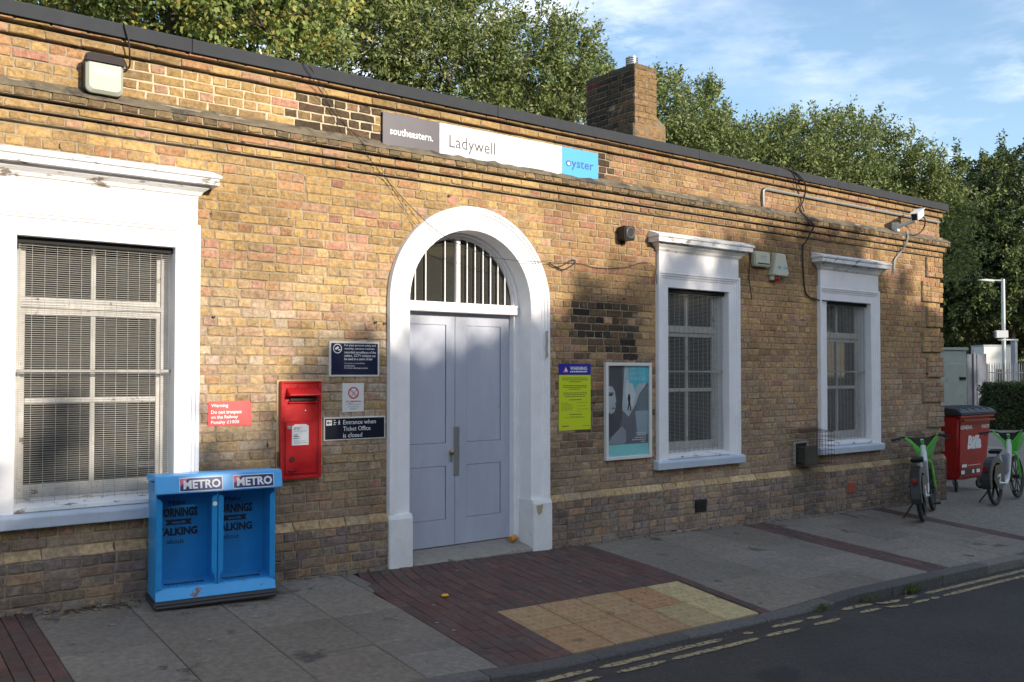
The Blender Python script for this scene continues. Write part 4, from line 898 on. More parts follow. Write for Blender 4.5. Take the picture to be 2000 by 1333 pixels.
text(t, 'GENERAL', M_letw, FB(-.50,1.035), .40, .065, bold=.03, up=up, local=True, depth=.002); text(t, 'WASTE', M_letw, FB(.20,1.035), .27, .062, bold=.03, up=up, local=True, depth=.002)
text(t, 'Biffa', M_letw, FB(-.23,.70), .46, .23, bold=.06, up=up, local=True, depth=.002, shear=.05)
b = B(); b.box(-.42,.22,-.292,-.289,.29,.37); L(b, 'sticker', M_black)
b = B(); b.box(-.415,-.30,-.294,-.2925,.30,.36); b.box(-.05,.02,-.294,-.2925,.30,.36); b.box(.10,.21,-.294,-.2925,.30,.36); L(b, 'sticker_print', M_letw)
b = B(); b.box(-.40,-.24,-.301,-.2985,.41,.46); [b.box(-.20+i*.06,-.165+i*.06,-.301,-.2985,.43,.442) for i in range(7)]; L(b, 'sticker_print', M_letw)
def castor(x, y, a):
    M = Matrix.Translation((x,y,0)) @ Matrix.Rotation(a,4,'Z'); w = B(); w.torus((0,0,.09), .068, .022, 'y', 24, 8, 1.0, M); o_ = L(w, 'castor', M_rub, smooth=True)
    w = B(); w.lathe([(0,-.015),(.058,-.015),(.05,-.005),(.05,.005),(.058,.015),(0,.015)], 20, M @ Matrix.Translation((0,0,.09)) @ Matrix.Rotation(R(90),4,'X')); w.build('wheel_disc', M_metal, o_, local=True, smooth=True)
    w = B()
    for sg in (-1,1): w.prism([(-.05,.205),(.05,.205),(.018,.08),(-.018,.08)], sg*.03, sg*.034, 'y')
    w.v = [tuple(M @ Vector(p)) for p in w.v]; w.build('fork', M_metal, o_, local=True)
for x, y, a in ((-.40,-.20,.4),(.40,-.20,1.2),(-.40,.24,.1),(.40,.24,.6)): castor(x, y, a)

# ================================================================ HIRE BICYCLES
M_gr = mat('lime_green_paint', (.09,.50,.045), .3, coat=.3); M_wf = mat('bike_white', (.62,.65,.68), .32); M_gb = mat('battery_grey', (.20,.21,.23), .4)
def wheel(par, x, rad, name, solid):
    w = B(); w.torus((x,0,rad), rad-.027, .027, 'y', 40, 8, .9); ty = w.build(name, M_rub, par, local=True, smooth=True)
    w = B(); w.torus((x,0,rad), rad-.058, .012, 'y', 40, 6, 1.4); w.build('rim', M_black, ty, local=True, smooth=True)
    w = B()
    for k in range(10 if not solid else 5):
        a = 2*math.pi*k/(10 if not solid else 5)+.3; w.bar((x,.0,rad), (x+math.cos(a)*(rad-.06),0,rad+math.sin(a)*(rad-.06)), .012 if not solid else .03, .012)
    w.lathe([(0,-.05),(.03,-.05),(.035,0),(.03,.05),(0,.05)], 14, Matrix.Translation((x,0,rad)) @ Matrix.Rotation(R(90),4,'X')); w.build('spokes', M_black, ty, local=True)
def bicycle(label):
    global t
    t = thing('hire_bicycle', (0,0,0), label, 'bicycle', group='green and white hire bicycles parked by the building corner')
    wheel(t, 0, .335, 'rear_wheel', True); wheel(t, 1.12, .335, 'front_wheel', False)
    b = B(); b.tube(smooth_path([(.05,0,.335),(.25,0,.33),(.46,0,.31)],3), .03, 8); b.tube(smooth_path([(.46,0,.30),(.62,0,.34),(.78,0,.60),(.88,0,.86),(.90,0,.93)],5), [.040]*21, 10)
    b.tube([(.46,0,.30),(.36,0,.62),(.31,0,.74)], .033, 8)
    for sg in (-1,1): b.tube([(0,sg*.065,.335),(.16,sg*.05,.47),(.33,sg*.02,.64)], .014, 6); b.tube([(0,sg*.065,.335),(.42,sg*.05,.29)], .017, 6)
    L(b, 'frame', M_wf, smooth=True)
    b = B(); b.prism([(.50,.42),(.60,.44),(.73,.70),(.66,.745),(.56,.70)], -.05, .05, 'y'); L(b, 'battery', M_gb, bevel=.015, seg=2)
    n = 16; b = B(); q = [(.40*math.cos(a), .335+.385*math.sin(a)) for a in [R(20)+R(170)*i/n for i in range(n+1)]]; q2 = [(.30*math.cos(a), .335+.29*math.sin(a)) for a in [R(190)-R(170)*i/n for i in range(n+1)]]
    b.prism(q+q2, -.062, .062, 'y'); mg = L(b, 'rear_mudguard', M_black, bevel=.008)
    b = B()
    for sg in (-1,1): b.prism([(-.10,.60),(.16,.60),(.30,.46),(.27,.33),(.12,.22),(-.08,.26),(-.22,.40)], sg*.062, sg*.068, 'y')
    sk = L(b, 'skirt_guard', M_black)
    for sg, rt_ in ((-1,(1,0,0)),(1,(-1,0,0))): text(t, 'LIME', M_letw, ((-.06 if sg < 0 else .12), sg*.0695, .42), .17, .045, bold=.03, right=rt_, local=True)
    b = B(); b.prism([(-.14,.80),(-.02,.825),(.14,.815),(.20,.80),(.14,.77),(-.10,.755)], -.035, .035, 'y'); b.v = [(p[0]+.22, p[1]*(2.4 if p[0] < 0 else .9), p[2]) for p in b.v]; L(b, 'saddle', M_rub, bevel=.012, seg=2)
    b = B(); b.tube([(.31,0,.72),(.285,0,.79)], .014, 8); L(b, 'seat_post', M_metal)
    b = B()
    for sg in (-1,1): b.tube([(1.12,sg*.06,.335),(1.02,sg*.06,.68),(.97,0,.74)], .018, 8)
    b.tube([(.97,0,.72),(.90,0,1.0)], .032, 10); L(b, 'fork', M_gr, smooth=True)
    b = B(); b.tube(smooth_path([(.80,-.30,1.05),(.86,-.20,1.06),(.92,0,1.0),(.86,.20,1.06),(.80,.30,1.05)],4), .014, 8); L(b, 'handlebar', M_black, smooth=True)
    for sg in (-1,1):
        b = B(); b.tube([(.80,sg*.31,1.05),(.72,sg*.36,1.04)], .019, 8); L(b, 'grip', M_rub, smooth=True)
        b = B(); b.tube([(.82,sg*.27,1.045),(.80,sg*.33,1.00)], .007, 6); L(b, 'brake_lever', M_black)
        b = B(); b.bar((.89,sg*.03,.86),(.86,sg*.22,1.07),.035,.035); L(b, 'basket_arm', M_gr, bevel=.004)
    b = B(); bt, tp = (.98,1.14,-.07,.07,.74), (.95,1.26,-.155,.155,.985)
    V = [(bt[0],bt[2],bt[4]),(bt[1],bt[2],bt[4]),(bt[1],bt[3],bt[4]),(bt[0],bt[3],bt[4]),(tp[0],tp[2],tp[4]),(tp[1],tp[2],tp[4]),(tp[1],tp[3],tp[4]),(tp[0],tp[3],tp[4])]
    b.add(V, [(3,2,1,0),(0,1,5,4),(1,2,6,5),(2,3,7,6)]); L(b, 'basket', M_gr)
    b = B(); b.prism([(-.15,1.04),(.15,1.04),(.08,.90),(-.08,.90)], .885, .91, 'x'); L(b, 'display_panel', M_black, bevel=.008, seg=2)
    b = B(); b.prism([(-.02,1.005),(.02,1.005),(.02,1.02),(-.02,1.02)], .880, .8845, 'x'); L(b, 'logo_mark', M_letw)
    b = B(); b.lathe([(0,0),(.032,.002),(.036,.012),(0,.014)], 14, Matrix.Translation((-.375,0,.56)) @ Matrix.Rotation(R(-90),4,'Y')); L(b, 'tail_light', mat('tail_light_red', (.22,.005,.01), .2), smooth=True)
    b = B(); b.lathe([(0,-.055),(.07,-.055),(.07,-.045),(0,-.045)], 16, Matrix.Translation((.46,0,.30)) @ Matrix.Rotation(R(90),4,'X')); b.bar((.46,-.08,.30),(.54,-.08,.17),.02,.014); b.bar((.46,.08,.30),(.38,.08,.43),.02,.014); L(b, 'crank', M_metal)
    for x, y, z in ((.54,-.13,.17),(.38,.13,.43)): b = B(); b.box(x-.04,x+.04,y-.045,y+.045,z-.012,z+.012); L(b, 'pedal', M_black, bevel=.004)
    b = B(); b.tube([(.16,.07,.29),(.07,.26,.03)], .012, 8); L(b, 'kickstand', M_black)
    return t
b1 = bicycle('green and white hire bicycle leaning on its stand in front of the building corner')
b1.location = (11.43,-.89,g(11.43,-.89)+.005); b1.rotation_euler = (R(-6.5),0,R(22))
def copy_tree(o, parent=None):
    c = o.copy(); C.objects.link(c)
    if parent: c.parent = parent
    for ch in list(o.children): copy_tree(ch, c)
    return c
b2 = copy_tree(b1); b2.location = (13.95,-.64,g(13.95,-.64)+.005); b2.rotation_euler = (R(-4),0,R(9))
b2['label'] = 'green and white hire bicycle at the right edge, parked beside the red waste bin'

# ================================================================ BEYOND THE CORNER
PY, FL = 687., 1774.
Rm = cam.rotation_euler.to_matrix(); cR, cU, cF = Rm.col[0], Rm.col[1], -Rm.col[2]
def at(px, py, dep): return Vector(cam.location) + (cF + cR*((px-1000)/FL) - cU*((py-PY)/FL))*dep
def gx(p, z=None): return (p.x, p.y, g(p.x, p.y) if z is None else z)
M_cab2 = mat('pale_green_cabinet', (.40,.44,.38), .5, var=.12, vscale=3, spots=[((.28,.31,.24), 5, .6)])
p = at(1846,700,17.2); gz = g(p.x,p.y); t = thing('equipment_cabinet', (p.x,p.y,gz), 'tall pale green lineside equipment cabinet just past the building corner', 'cabinet', rz=R(-30))
L(B().box(-.42,.24,-.3,.3,0,2.40), 'cabinet_body', M_cab2, bevel=.01); L(B().box(-.38,.19,-.312,-.302,.10,2.15), 'cabinet_door', M_cab2, bevel=.004)
L(B().box(-.44,.26,-.33,.32,2.40,2.45), 'cabinet_roof', M_cab2, bevel=.006)
for z in (1.85,1.0,.5): L(B().box(.08,.20,-.335,-.3125,z,z+.05), 'hinge', M_black)
# grey board fence then palisade fence
M_fg = mat('blue_grey_steel', (.105,.115,.150), .5, .1, var=.1)
pa, pb = at(1876,700,37), at(1926,700,38); d = (pb-pa); d.z = 0; ang = math.atan2(d.y, d.x); ln = d.length
t = thing('board_fence', (pa.x,pa.y,-.32), 'dark blue grey vertical metal board fence between the cabinet and the railings', 'fence', rz=ang)
for i in range(5):
    w = ln/5; L(B().box(i*w+.012,(i+1)*w-.012,-.02-.02*(i%2),.02-.02*(i%2),0,2.80-.03*(i%2)), 'board', M_fg, bevel=.008)
for x in (.02, .82): L(B().box(x-.03,x+.03,-.09,-.045,0,2.95), 'post', M_fg)
L(B().box(-.3,-.02,.0,.05,0,1.8), 'dark_gap_panel', M_black)
pa, pb = at(1926,705,39), at(2090,705,41); d = (pb-pa); d.z = 0; ang = math.atan2(d.y, d.x); ln = d.length
t = thing('palisade_fence', (pa.x,pa.y,-.33), 'grey steel palisade fence with thin upright pales behind the hedge', 'fence', rz=ang)
M_pg = mat('galvanised_pale', (.26,.28,.31), .5, .3, var=.15)
pm = None
for i in range(int(ln/.15)):
    x = .05+i*.15; q = [(x-.022,0),(x+.022,0),(x+.022,2.32),(x,2.46),(x-.022,2.32)]; L(B().prism(q, -.008, .008, 'y'), 'pale', M_pg)
for z in (.45,2.0): L(B().box(0,ln,.01,.05,z,z+.05), 'rail', M_pg)
for i in range(3): L(B().box(i*.95+.1,i*.95+.17,.02,.09,0,2.4), 'post', M_pg)
def lamp(px, ptop, dep, rad, arm, label):
    p = at(px, ptop, dep); z0 = -.32; h = p.z-z0; t_ = thing('street_lamp', (p.x,p.y,z0), label, 'street lamp', rz=math.atan2(cR.y,cR.x)); global t; t = t_
    L(B().tube([(0,0,0),(0,0,1.2),(0,0,1.22),(0,0,h)], [rad*1.2,rad*1.2,rad,rad*.85], 12), 'lamp_post', M_lp, smooth=True)
    L(B().tube(smooth_path([(0,0,h-.06),(arm*.3,0,h-.05),(arm*.55,0,h-.06)],3), rad*.4, 8), 'arm', M_lp, smooth=True)
    q = B(); s = 1 if arm > 0 else -1; a = abs(arm)
    q.prism([(s*a*.38,h-.11),(s*a*.42,h-.02),(s*a*.7,h+.01),(s*a,h-.02),(s*a,h-.045),(s*a*.6,h-.10)], -.10*min(1,rad*12), .10*min(1,rad*12), 'y'); L(q, 'lamp_head', mat('lamp_head_grey', (.50,.54,.55), .4), bevel=.012, seg=2); return t_
M_lp = mat('silver_lamp_post', (.42,.46,.48), .45, .3)
tl = lamp(1959,546,42,.092,-1.15,'nearer silver street lamp whose arm points left, with a box camera on its post')
L(B().box(-.50,.06,-.30,-.12,3.60,3.95), 'camera_box', mat('camera_box_grey', (.42,.44,.46), .5), bevel=.02); L(B().box(-.54,-.505,-.28,-.14,3.65,3.88), 'lens_hood', M_black); L(B().box(-.30,.62,-.10,-.04,3.50,3.56), 'cross_bar', M_lp)
lamp(1873,620,58,.050,.9,'farther thin street lamp whose arm points right, above the equipment cabinet')
t = thing('gate_post', gx(at(1981,700,43), -.32), 'square grey steel post beside the street lamp, behind the railings', 'post'); L(B().box(-.13,.13,-.10,.10,0,3.5), 'post_shaft', M_pg, bevel=.01); L(B().box(-.16,.16,-.12,.12,3.502,3.56), 'cross_cap', M_pg)
p = at(1945,700,48); t = thing('site_cabin', (p.x,p.y,-.35), 'white flat roofed site cabin behind the railings', 'cabin', rz=math.atan2(cR.y,cR.x))
L(B().box(-.84,.84,-.4,.9,0,3.42), 'cabin_wall', mat('cabin_white', (.56,.58,.58), .5, var=.05), bevel=.01); L(B().box(-.87,.87,-.43,.93,3.42,3.5), 'cabin_roof', M_pg); L(B().box(-.2,.4,-.412,-.402,1.2,2.2), 'cabin_window', M_black); L(B().box(-.24,.44,-.409,-.4015,1.16,2.24), 'window_frame', M_pg)
t = thing('low_brick_wall', gx(at(1926,800,43), -.33), 'low orange brick wall seen through the railings left of the hedge', 'wall', rz=math.atan2(cR.y,cR.x))
L(B().box(-.35,1.6,0,.22,0,.62), 'wall_face', mat('orange_brick_far', (.20,.09,.055), .9, var=.3, vscale=9)); L(B().box(-.38,1.63,-.03,.25,.622,.70), 'coping', mat('pale_coping', (.42,.38,.32), .8, var=.1))

# ---------------------------------------------------------------- foliage
rng = np.random.default_rng(5)
def leaf_mat(name, rough=.55, tr=.25):
    m = bpy.data.materials.new(name); m.use_nodes = True; t_ = m.node_tree; b = t_.nodes['Principled BSDF']; a = t_.nodes.new('ShaderNodeAttribute'); a.attribute_name = 'Col'
    t_.links.new(a.outputs['Color'], b.inputs['Base Color']); b.inputs['Roughness'].default_value = rough; b.inputs['Specular IOR Level'].default_value = .35
    tl_ = t_.nodes.new('ShaderNodeBsdfTranslucent'); t_.links.new(a.outputs['Color'], tl_.inputs[0]); mx_ = t_.nodes.new('ShaderNodeMixShader'); mx_.inputs[0].default_value = tr
    out = t_.nodes['Material Output']; t_.links.new(b.outputs[0], mx_.inputs[1]); t_.links.new(tl_.outputs[0], mx_.inputs[2]); t_.links.new(mx_.outputs[0], out.inputs[0]); return m
M_leaf = leaf_mat('leaf'); M_bark = mat('bark', (.085,.070,.055), .95, var=.3, vscale=10, bump=.6)
def leaves(name, par, centres, per, length, lw, ll, cols, droop=.35, up_=.6, out=None, m=None, jit=.0):
    """centres: (n,3) twig roots, out: (n,3) twig directions; per leaves along each twig"""
    n = len(centres); k = per; c = np.repeat(centres, k, 0); o = np.repeat(out, k, 0); N = n*k
    tt = np.tile((np.arange(k)+.5)/k, n)[:,None]; d = o + rng.normal(0,.25,(N,3)); d /= np.linalg.norm(d,axis=1,keepdims=True)
    L_e = np.repeat(rng.uniform(.6,1.3,n)*length, k)[:,None]; p = c + o*tt*L_e + rng.normal(0,length*.13,(N,3))
    ld = o*.5 + rng.normal(0,.75,(N,3)); ld[:,2] -= droop; ld /= np.linalg.norm(ld,axis=1,keepdims=True)
    sd = np.cross(ld, rng.normal(0,1,(N,3))); sd /= np.linalg.norm(sd,axis=1,keepdims=True)
    l = (rng.uniform(.7,1.25,N)*ll)[:,None]; w = (rng.uniform(.75,1.2,N)*lw)[:,None]; nn = np.cross(ld, sd)
    P = np.stack([p, p+ld*l*.45+sd*w*.5+nn*w*.12, p+ld*l, p+ld*l*.45-sd*w*.5+nn*w*.12], 1).reshape(-1,3)
    me = bpy.data.meshes.new(name); me.vertices.add(4*N); me.vertices.foreach_set('co', P.astype(np.float32).ravel())
    me.loops.add(4*N); me.loops.foreach_set('vertex_index', np.arange(4*N, dtype=np.int32)); me.polygons.add(N)
    me.polygons.foreach_set('loop_start', np.arange(0,4*N,4,dtype=np.int32)); me.update(calc_edges=True)
    cc = np.array(cols); ci = rng.integers(0,len(cc),n); base = cc[ci]*rng.uniform(.75,1.25,(n,1)); base = np.repeat(base,k,0)*rng.uniform(.75,1.25,(N,1))
    col = np.ones((N,4),np.float32); col[:,:3] = base; at_ = me.color_attributes.new('Col','FLOAT_COLOR','POINT'); at_.data.foreach_set('color', np.repeat(col,4,0).ravel())
    me.materials.append(m or M_leaf); o_ = bpy.data.objects.new(name, me); C.objects.link(o_)
    if par is not None: o_.parent = par; o_.location = -Vector(par.location)
    return o_
def blob_points(bl, dens):
    cs, os_ = [], []
    for (x,y,z,rx,ry,rz_) in bl:
        n = int(dens*(rx*ry+ry*rz_+rx*rz_)*.45); v = rng.normal(0,1,(n,3)); v /= np.linalg.norm(v,axis=1,keepdims=True)
        r = rng.uniform(.35,.95,(n,1))**.6; S = np.array([rx,ry,rz_]); cs.append(np.array([x,y,z])+v*r*S); o = v+np.array([0,0,.45]); os_.append(o/np.linalg.norm(o,axis=1,keepdims=True))
        q = max(6, int(dens*(rx*ry+ry*rz_+rx*rz_)*.75/14)); cv = rng.normal(0,1,(q,3)); cv /= np.linalg.norm(cv,axis=1,keepdims=True); cr_ = rng.uniform(.78,1.08,(q,1))
        cc_ = np.repeat(np.array([x,y,z])+cv*cr_*S, 14, 0); dv = rng.normal(0,1,(q*14,3)); dv /= np.linalg.norm(dv,axis=1,keepdims=True)
        cs.append(cc_+dv*rng.uniform(.05,.26,(q*14,1))*np.array([1,1,.75])); v = dv*.8+np.repeat(cv,14,0)*.5; o = v+np.array([0,0,.35]); os_.append(o/np.linalg.norm(o,axis=1,keepdims=True))
    return np.concatenate(cs), np.concatenate(os_)
GREEN = [(.165,.205,.06),(.13,.175,.05),(.20,.235,.075),(.09,.13,.04),(.215,.245,.10)]
YELL = [(.22,.27,.07),(.19,.24,.06),(.33,.30,.08),(.13,.18,.05),(.17,.23,.07)]
DARK = [(.05,.075,.03),(.04,.06,.022),(.065,.095,.035),(.085,.12,.035),(.03,.045,.02)]
def tree(label, bl, cols, base=None, dens=120, per=10, length=.36, lw=.05, ll=.125, group='trees on the bank behind the station', trunk_r=.22, name='broadleaf_tree', sprays=26):
    cx = sum(b[0] for b in bl)/len(bl); cy = sum(b[1] for b in bl)/len(bl); z0 = -.5 if base is None else base
    t_ = thing(name, (cx,cy,z0), label, 'tree', group=group)
    b = B(); zt = min(q[2] for q in bl); b.tube([(cx,cy,z0-.2),(cx+.05,cy,z0+(zt-z0)*.5),(cx,cy,zt)], [trunk_r,trunk_r*.75,trunk_r*.55], 9)
    for (x,y,z,rx,ry,rz_) in bl:
        b.tube(smooth_path([(cx,cy,max(z0+1,zt-1.2)),((cx+x)/2+.1,(cy+y)/2,(zt+z)/2-.2),(x,y,z)],3), [trunk_r*.45,trunk_r*.4,trunk_r*.36,trunk_r*.3,trunk_r*.24,trunk_r*.18,trunk_r*.12], 6)
        for k in range(5):
            v = Vector((rnd.gauss(0,1),rnd.gauss(0,1),abs(rnd.gauss(0,1)))).normalized(); b.tube([(x,y,z-.2),(x+v.x*rx*.5,y+v.y*ry*.5,z+v.z*rz_*.5),(x+v.x*rx*.92,y+v.y*ry*.92,z+v.z*rz_*.95)], [trunk_r*.12,trunk_r*.08,.008], 5)
    b.build('trunk', M_bark, t_, smooth=True)
    c, o = blob_points(bl, dens)
    # leading shoots standing out of the outline
    sc, so = [], []
    for (x,y,z,rx,ry,rz_) in bl:
        for k in range(sprays):
            v = Vector((rnd.gauss(0,1),rnd.gauss(0,1),rnd.gauss(.5,.8))).normalized()
            for q in range(5):
                f = .95+.09*q; sc.append((x+v.x*rx*f,y+v.y*ry*f,z+v.z*rz_*f)); so.append((v.x*.5,v.y*.5,abs(v.z)*.5+.75))
    if sc: so = np.array(so); so /= np.linalg.norm(so,axis=1,keepdims=True); c = np.concatenate([c,np.array(sc)]); o = np.concatenate([o,so])
    leaves('crown', t_, c, per, length, lw, ll, cols, out=o); return t_
def bl(*spec): return [(*at(px,py,dp), rx, rx, rz_) for px,py,dp,rx,rz_ in spec]
tree('tallest yellow green tree behind the roof above the bulkhead light', bl((120,-120,16,1.5,1.3),(330,-20,16,1.5,1.25),(520,40,16.5,1.3,1.2),(420,-160,17,1.6,1.4),(250,-60,18,1.6,1.3),(560,-60,18,1.4,1.3),(20,-140,17,1.6,1.2)), YELL, per=9, lw=.075, ll=.11, dens=130)
tree('feathery green tree behind the roof above the station sign', bl((680,90,20,1.45,1.5),(790,30,21,1.5,1.7),(880,150,21,1.3,1.5),(740,-90,22,1.7,1.5),(910,20,23,1.05,1.3),(640,-20,22,1.5,1.5)), GREEN)
tree('feathery green tree just left of the chimney', bl((1010,150,22,1.05,1.35),(1080,130,23,1.0,1.2),(1120,220,22,.95,1.1),(960,230,22,1.1,1.1),(1040,260,23,1.1,1.0),(1150,190,25,.75,.8)), GREEN)
tree('pointed green tree just right of the chimney', bl((1330,270,25,1.05,1.15),(1390,330,25,1.2,1.2),(1300,210,26,.5,.75),(1380,225,27,.4,.75),(1270,330,26,1.2,1.2),(1450,320,27,1.1,1.0)), GREEN)
tree('rounded green tree behind the long middle of the roofline', bl((1540,320,26,1.1,1.0),(1480,330,27,.95,1.05),(1600,310,27,1.1,1.15),(1660,290,28,.95,1.1),(1640,370,27,1.3,1.2),(1560,400,28,1.4,1.1)), GREEN)
tree('green tree behind the right end of the roof', bl((1745,350,28,1.05,1.15),(1800,390,28,1.05,1.1),(1700,390,29,1.1,1.1),(1820,470,28,1.3,1.3),(1760,440,29,1.3,1.2)), GREEN)
tree('broad dark tree with a sunlit top at the right edge', bl((1890,420,49,2.5,2.8),(1960,400,50,2.7,2.8),(2040,420,52,2.8,3.0),(1900,530,49,2.8,2.8),(1990,540,50,3.1,2.8),(2070,540,52,3.0,3.0),(1880,590,50,2.7,1.8),(1970,590,52,3.0,1.8),(2060,600,52,2.8,1.9)), DARK+GREEN[:1], dens=66, lw=.10, ll=.21, sprays=14)
tree('deep green tree filling the gap beyond the building corner', bl((1850,480,52,2.8,2.8),(1930,560,53,3.0,2.6),(1850,620,52,2.6,2.0),(2000,600,54,3.2,2.6),(1790,560,54,3.0,2.6)), DARK, dens=60, lw=.11, ll=.22, sprays=5)
tree('low dark tree closing the view above the board fence', bl((1870,690,58,2.4,2.0),(1930,700,60,2.6,2.0),(2000,690,60,2.8,2.2),(2080,690,60,2.8,2.2)), DARK, dens=60, lw=.12, ll=.24, sprays=3)
# scrub on the bank under the trees, and the wood that closes the view
c, o = blob_points([(13+i*3.1, 19+2.2*math.sin(i*1.7), 1.2+.4*math.sin(i*2.3), 2.3, 1.8, 2.1) for i in range(-6,9)], 60); q = leaves('bank_scrub', None, c, 9, .4, .09, .17, DARK+GREEN[:2], out=o, droop=.1); q['kind'] = 'stuff'
c, o = blob_points([(-30+i*6.5, 66-abs(i-12)*.8+3*math.sin(i*1.9), 2.4+1.0*math.sin(i*2.7), 4.6, 3.0, 4.4) for i in range(26)], 22); q = leaves('far_wood', None, c, 9, .9, .26, .42, DARK+GREEN[:1], out=o, droop=.1); q['kind'] = 'stuff'
# clipped hedge
pa = at(1947,790,31.5); t_ = thing('clipped_hedge', (pa.x+1.0,pa.y-.6,-.33), 'dark clipped hedge at the right edge behind the second bicycle', 'hedge')
n = 5200; hx = rng.uniform(0,3.6,n); hy = rng.uniform(-.55,.55,n); hz = rng.uniform(.1,1.58,n); f = rng.integers(0,3,n)
hx = np.where(f==0, rng.choice([0,3.6],n), hx); hy = np.where(f==1, -.55, hy); hz = np.where(f==2, 1.58, hz)
rr_ = np.array([cR.x,cR.y,0.]); rr_ /= np.linalg.norm(rr_); ff_ = np.array([-rr_[1],rr_[0],0.])
Pc = np.array([pa.x,pa.y,-.33]) + hx[:,None]*rr_ + (hy[:,None]+.5)*ff_ + hz[:,None]*np.array([0,0,1.])
oo = rng.normal(0,1,(n,3)); oo /= np.linalg.norm(oo,axis=1,keepdims=True); leaves('foliage', t_, Pc, 5, .12, .05, .08, DARK, out=oo)
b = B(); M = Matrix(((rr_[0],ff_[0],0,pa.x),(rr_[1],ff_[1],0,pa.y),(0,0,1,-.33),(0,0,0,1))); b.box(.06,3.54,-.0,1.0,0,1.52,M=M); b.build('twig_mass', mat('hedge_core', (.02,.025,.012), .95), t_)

# ---------------------------------------------------------------- across the road, behind the camera
M_hb = mat('red_brick_house', (.22,.11,.07), .9, var=.2, vscale=5); M_tile = mat('slate_roof', (.06,.065,.075), .7, var=.2)
for i in range(6):
    x0 = -14+i*9.0; t = thing('terraced_house', (x0+4.5,-29,-.3), ['brick terraced house across the road, %s from the left' % s for s in ('first','second','third','fourth','fifth','last')][i], 'house', group='terraced houses across the road')
    L(B().box(-4.49,4.49,-4,4,0,6.6), 'wall', M_hb); b = B(); b.prism([(-4.3,6.6),(4.3,6.6),(0,8.4)], -4.48, 4.48, 'x'); L(b, 'roof', M_tile)
    for wx in (-2.6,.4,2.9):
        for wz in (1.2,4.2): L(B().box(wx-.6,wx+.6,4.0,4.06,wz,wz+1.5), 'window', M_letw); L(B().box(wx-.5,wx+.5,4.062,4.07,wz+.1,wz+1.4), 'pane', M_black)
    L(B().box(-4.2,-3.5,4.0,4.06,0,2.1), 'door', M_navy)
prof = [(-8,8.9),(-5,8.6),(-2,8.5),(1,8.4),(3,8.4),(5,8.5),(6.3,8.4),(7.2,8.5),(7.95,9.35),(8.6,9.10),(9.3,9.42),(10.0,9.6),(10.7,9.7),(11.4,10.2),(12.4,10.7),(13.6,10.9),(14.8,11.0),(15.8,10.8),(16.5,10.15),(17.4,10.1),(18.2,10.2),(19.6,11.6),(21,12.6),(23,13.2),(26,14.5),(29,15.5),(33,16.5),(37,16.0),(42,16),(47,16.5),(52,17),(58,17)]
for i in range(0, len(prof), 4):
    bb = []
    for (x, z) in prof[i:i+4]:
        r_ = .75 if 6 < x < 11 else (.95 if x < 19 and x > 6 else 1.6)
        bb.append((x,-22,z-r_,r_,r_*.9,r_)); bb.append((x+.4,-22.6,z-r_*2.2,r_*1.25,1.5,r_*1.3)); bb.append((x,-22,z-r_*3.6,r_*1.4,1.5,r_*1.5)); bb.append((x+.3,-22.3,5.4,1.3,1.6,1.5))
    tree('leafy street tree before the terraced houses across the road, %s from the left' % ['first','second','third','fourth','fifth','sixth','seventh','last'][i//4], bb, GREEN, dens=85, per=6, lw=.17, ll=.26, group='street trees across the road', sprays=3)

# ================================================================ SMALL THINGS ON THE GROUND
o = B().lathe([(0,0),(.028,.002),(.033,.012),(.024,.024),(0,.026)], 14).build('orange_peel', mat('orange_peel_skin', (.80,.36,.02), .5), origin=(0,0,0), smooth=True); o.location = (3.97,-.99,g(3.97,-.99)+.004); o.scale = (1,.8,.7)
tag(o, 'small bright orange scrap lying alone on the red brick paving', 'litter')
t = thing('crushed_can', (5.50,.13,.045), 'small orange can lying on the doorstep against the right door frame', 'can')
M = Matrix.Rotation(R(20),4,'Z') @ Matrix.Rotation(R(90),4,'Y'); L(B().lathe([(.022,-.05),(.030,-.044),(.030,.03),(.026,.045),(.0,.047)], 16, M), 'can_body', mat('orange_can', (.65,.26,.03), .35), smooth=True); L(B().lathe([(.0,-.0515),(.020,-.051),(.0225,-.0485)], 16, M, close=False), 'can_end', mat('can_end', (.45,.16,.03), .4))
def tuft(x, y, n, h, label, cols=((.10,.13,.03),(.07,.10,.03),(.16,.13,.06))):
    c = np.array([[x+rnd.gauss(0,.07),y+rnd.gauss(0,.014),road_z(x,y)+.004] for _ in range(n)]); o_ = rng.normal(0,.45,(n,3)); o_[:,2] = 1; o_ /= np.linalg.norm(o_,axis=1,keepdims=True)
    q = leaves('weed', None, c, 4, h, .010, h*.8, cols, out=o_, droop=-.2); tag(q, label, 'weed'); q['kind'] = 'stuff'
tuft(8.2, KY-.17, 60, .055, 'patch of green weeds in the gutter against the pale kerb stones'); tuft(6.75, KY-.17, 26, .045, 'small tuft of weeds beside the cracked kerb'); tuft(7.45, KY-.17, 20, .035, 'tiny sprig of weeds in the gutter between two larger patches')
tuft(10.6, KY-.17, 30, .035, 'low dry weeds at the far end of the kerb')
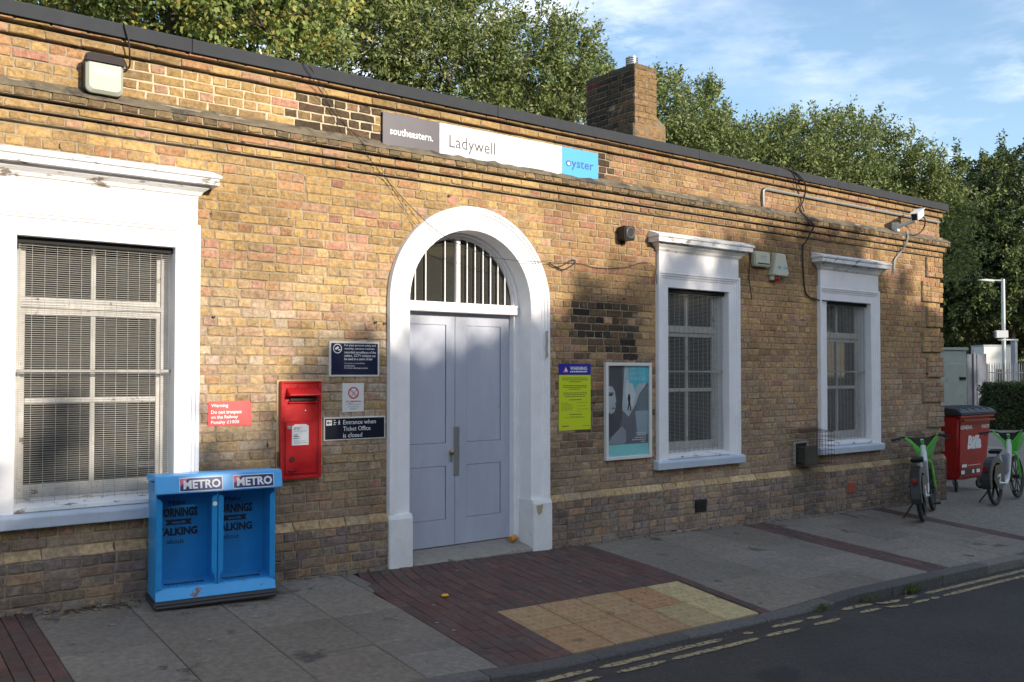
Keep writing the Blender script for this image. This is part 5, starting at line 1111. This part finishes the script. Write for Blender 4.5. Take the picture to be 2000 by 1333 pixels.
# dead leaves and grit along the foot of the wall
b = B()
def scrap(x, y, s, zf=g):
    a = rnd.uniform(0,6.28); z = zf(x,y)+.003; ps = []
    for k in range(4): aa = a+k*1.57; r = s*(1 if k % 2 == 0 else .45); ps.append((x+r*math.cos(aa), y+r*math.sin(aa), z+rnd.uniform(0,s*.5)))
    t_ = rnd.uniform(.6,1.3); b.add(ps, [(0,1,2,3)], tuple(v*t_ for v in rnd.choice([(.20,.13,.06),(.13,.09,.05),(.30,.24,.16),(.08,.06,.04)])))
for _ in range(420):
    x = rnd.uniform(.3,11.5); scrap(x, -.055-abs(rnd.gauss(0,.035)), rnd.uniform(.006,.018))
for _ in range(170): scrap(1.55+rnd.gauss(0,.25), -.10-abs(rnd.gauss(0,.06)), rnd.uniform(.01,.028))
for _ in range(60): scrap(rnd.uniform(1.8,2.9), -.5-abs(rnd.gauss(0,.04)), rnd.uniform(.006,.016))
for _ in range(260): x = rnd.uniform(2,12); scrap(x, KY-.16-abs(rnd.gauss(0,.05)), rnd.uniform(.005,.014), road_z)
for _ in range(130): x = rnd.uniform(1.2,12); scrap(x, rnd.uniform(KY,-.1), rnd.uniform(.004,.010))
M_lit = mat('dead_leaf', (.2,.1,.05), .9, attr=True); b.build('leaf_litter', M_lit, kind='stuff')
# chewing gum spots
b = B()
for _ in range(46):
    x, y = rnd.uniform(1.2,11.4), rnd.uniform(KY+.1,-.15); r = rnd.uniform(.008,.02); z = g(x,y)+.0055; b.add([(x+r*math.cos(a*.9)*rnd.uniform(.8,1.2),y+r*math.sin(a*.9)*rnd.uniform(.8,1.2),z) for a in range(7)], [tuple(range(7))])
b.build('gum_spots', mat('old_gum', (.25,.24,.225), .9), kind='stuff')
# mortar fillet and rubble at the wall foot
b = B()
for _ in range(340):
    x = rnd.uniform(.2,13.4)
    if abs(x-CX) < RO: continue
    s = rnd.uniform(.008,.024); z = g(x,-.05)-.004; b.box(x-s*1.5,x+s*1.5,-.056-s*1.1,-.05,z,z+s*1.1)
b.build('wall_foot_mortar', mat('old_fillet', (.20,.175,.14), .95, var=.35, vscale=20, bump=.8), kind='stuff')
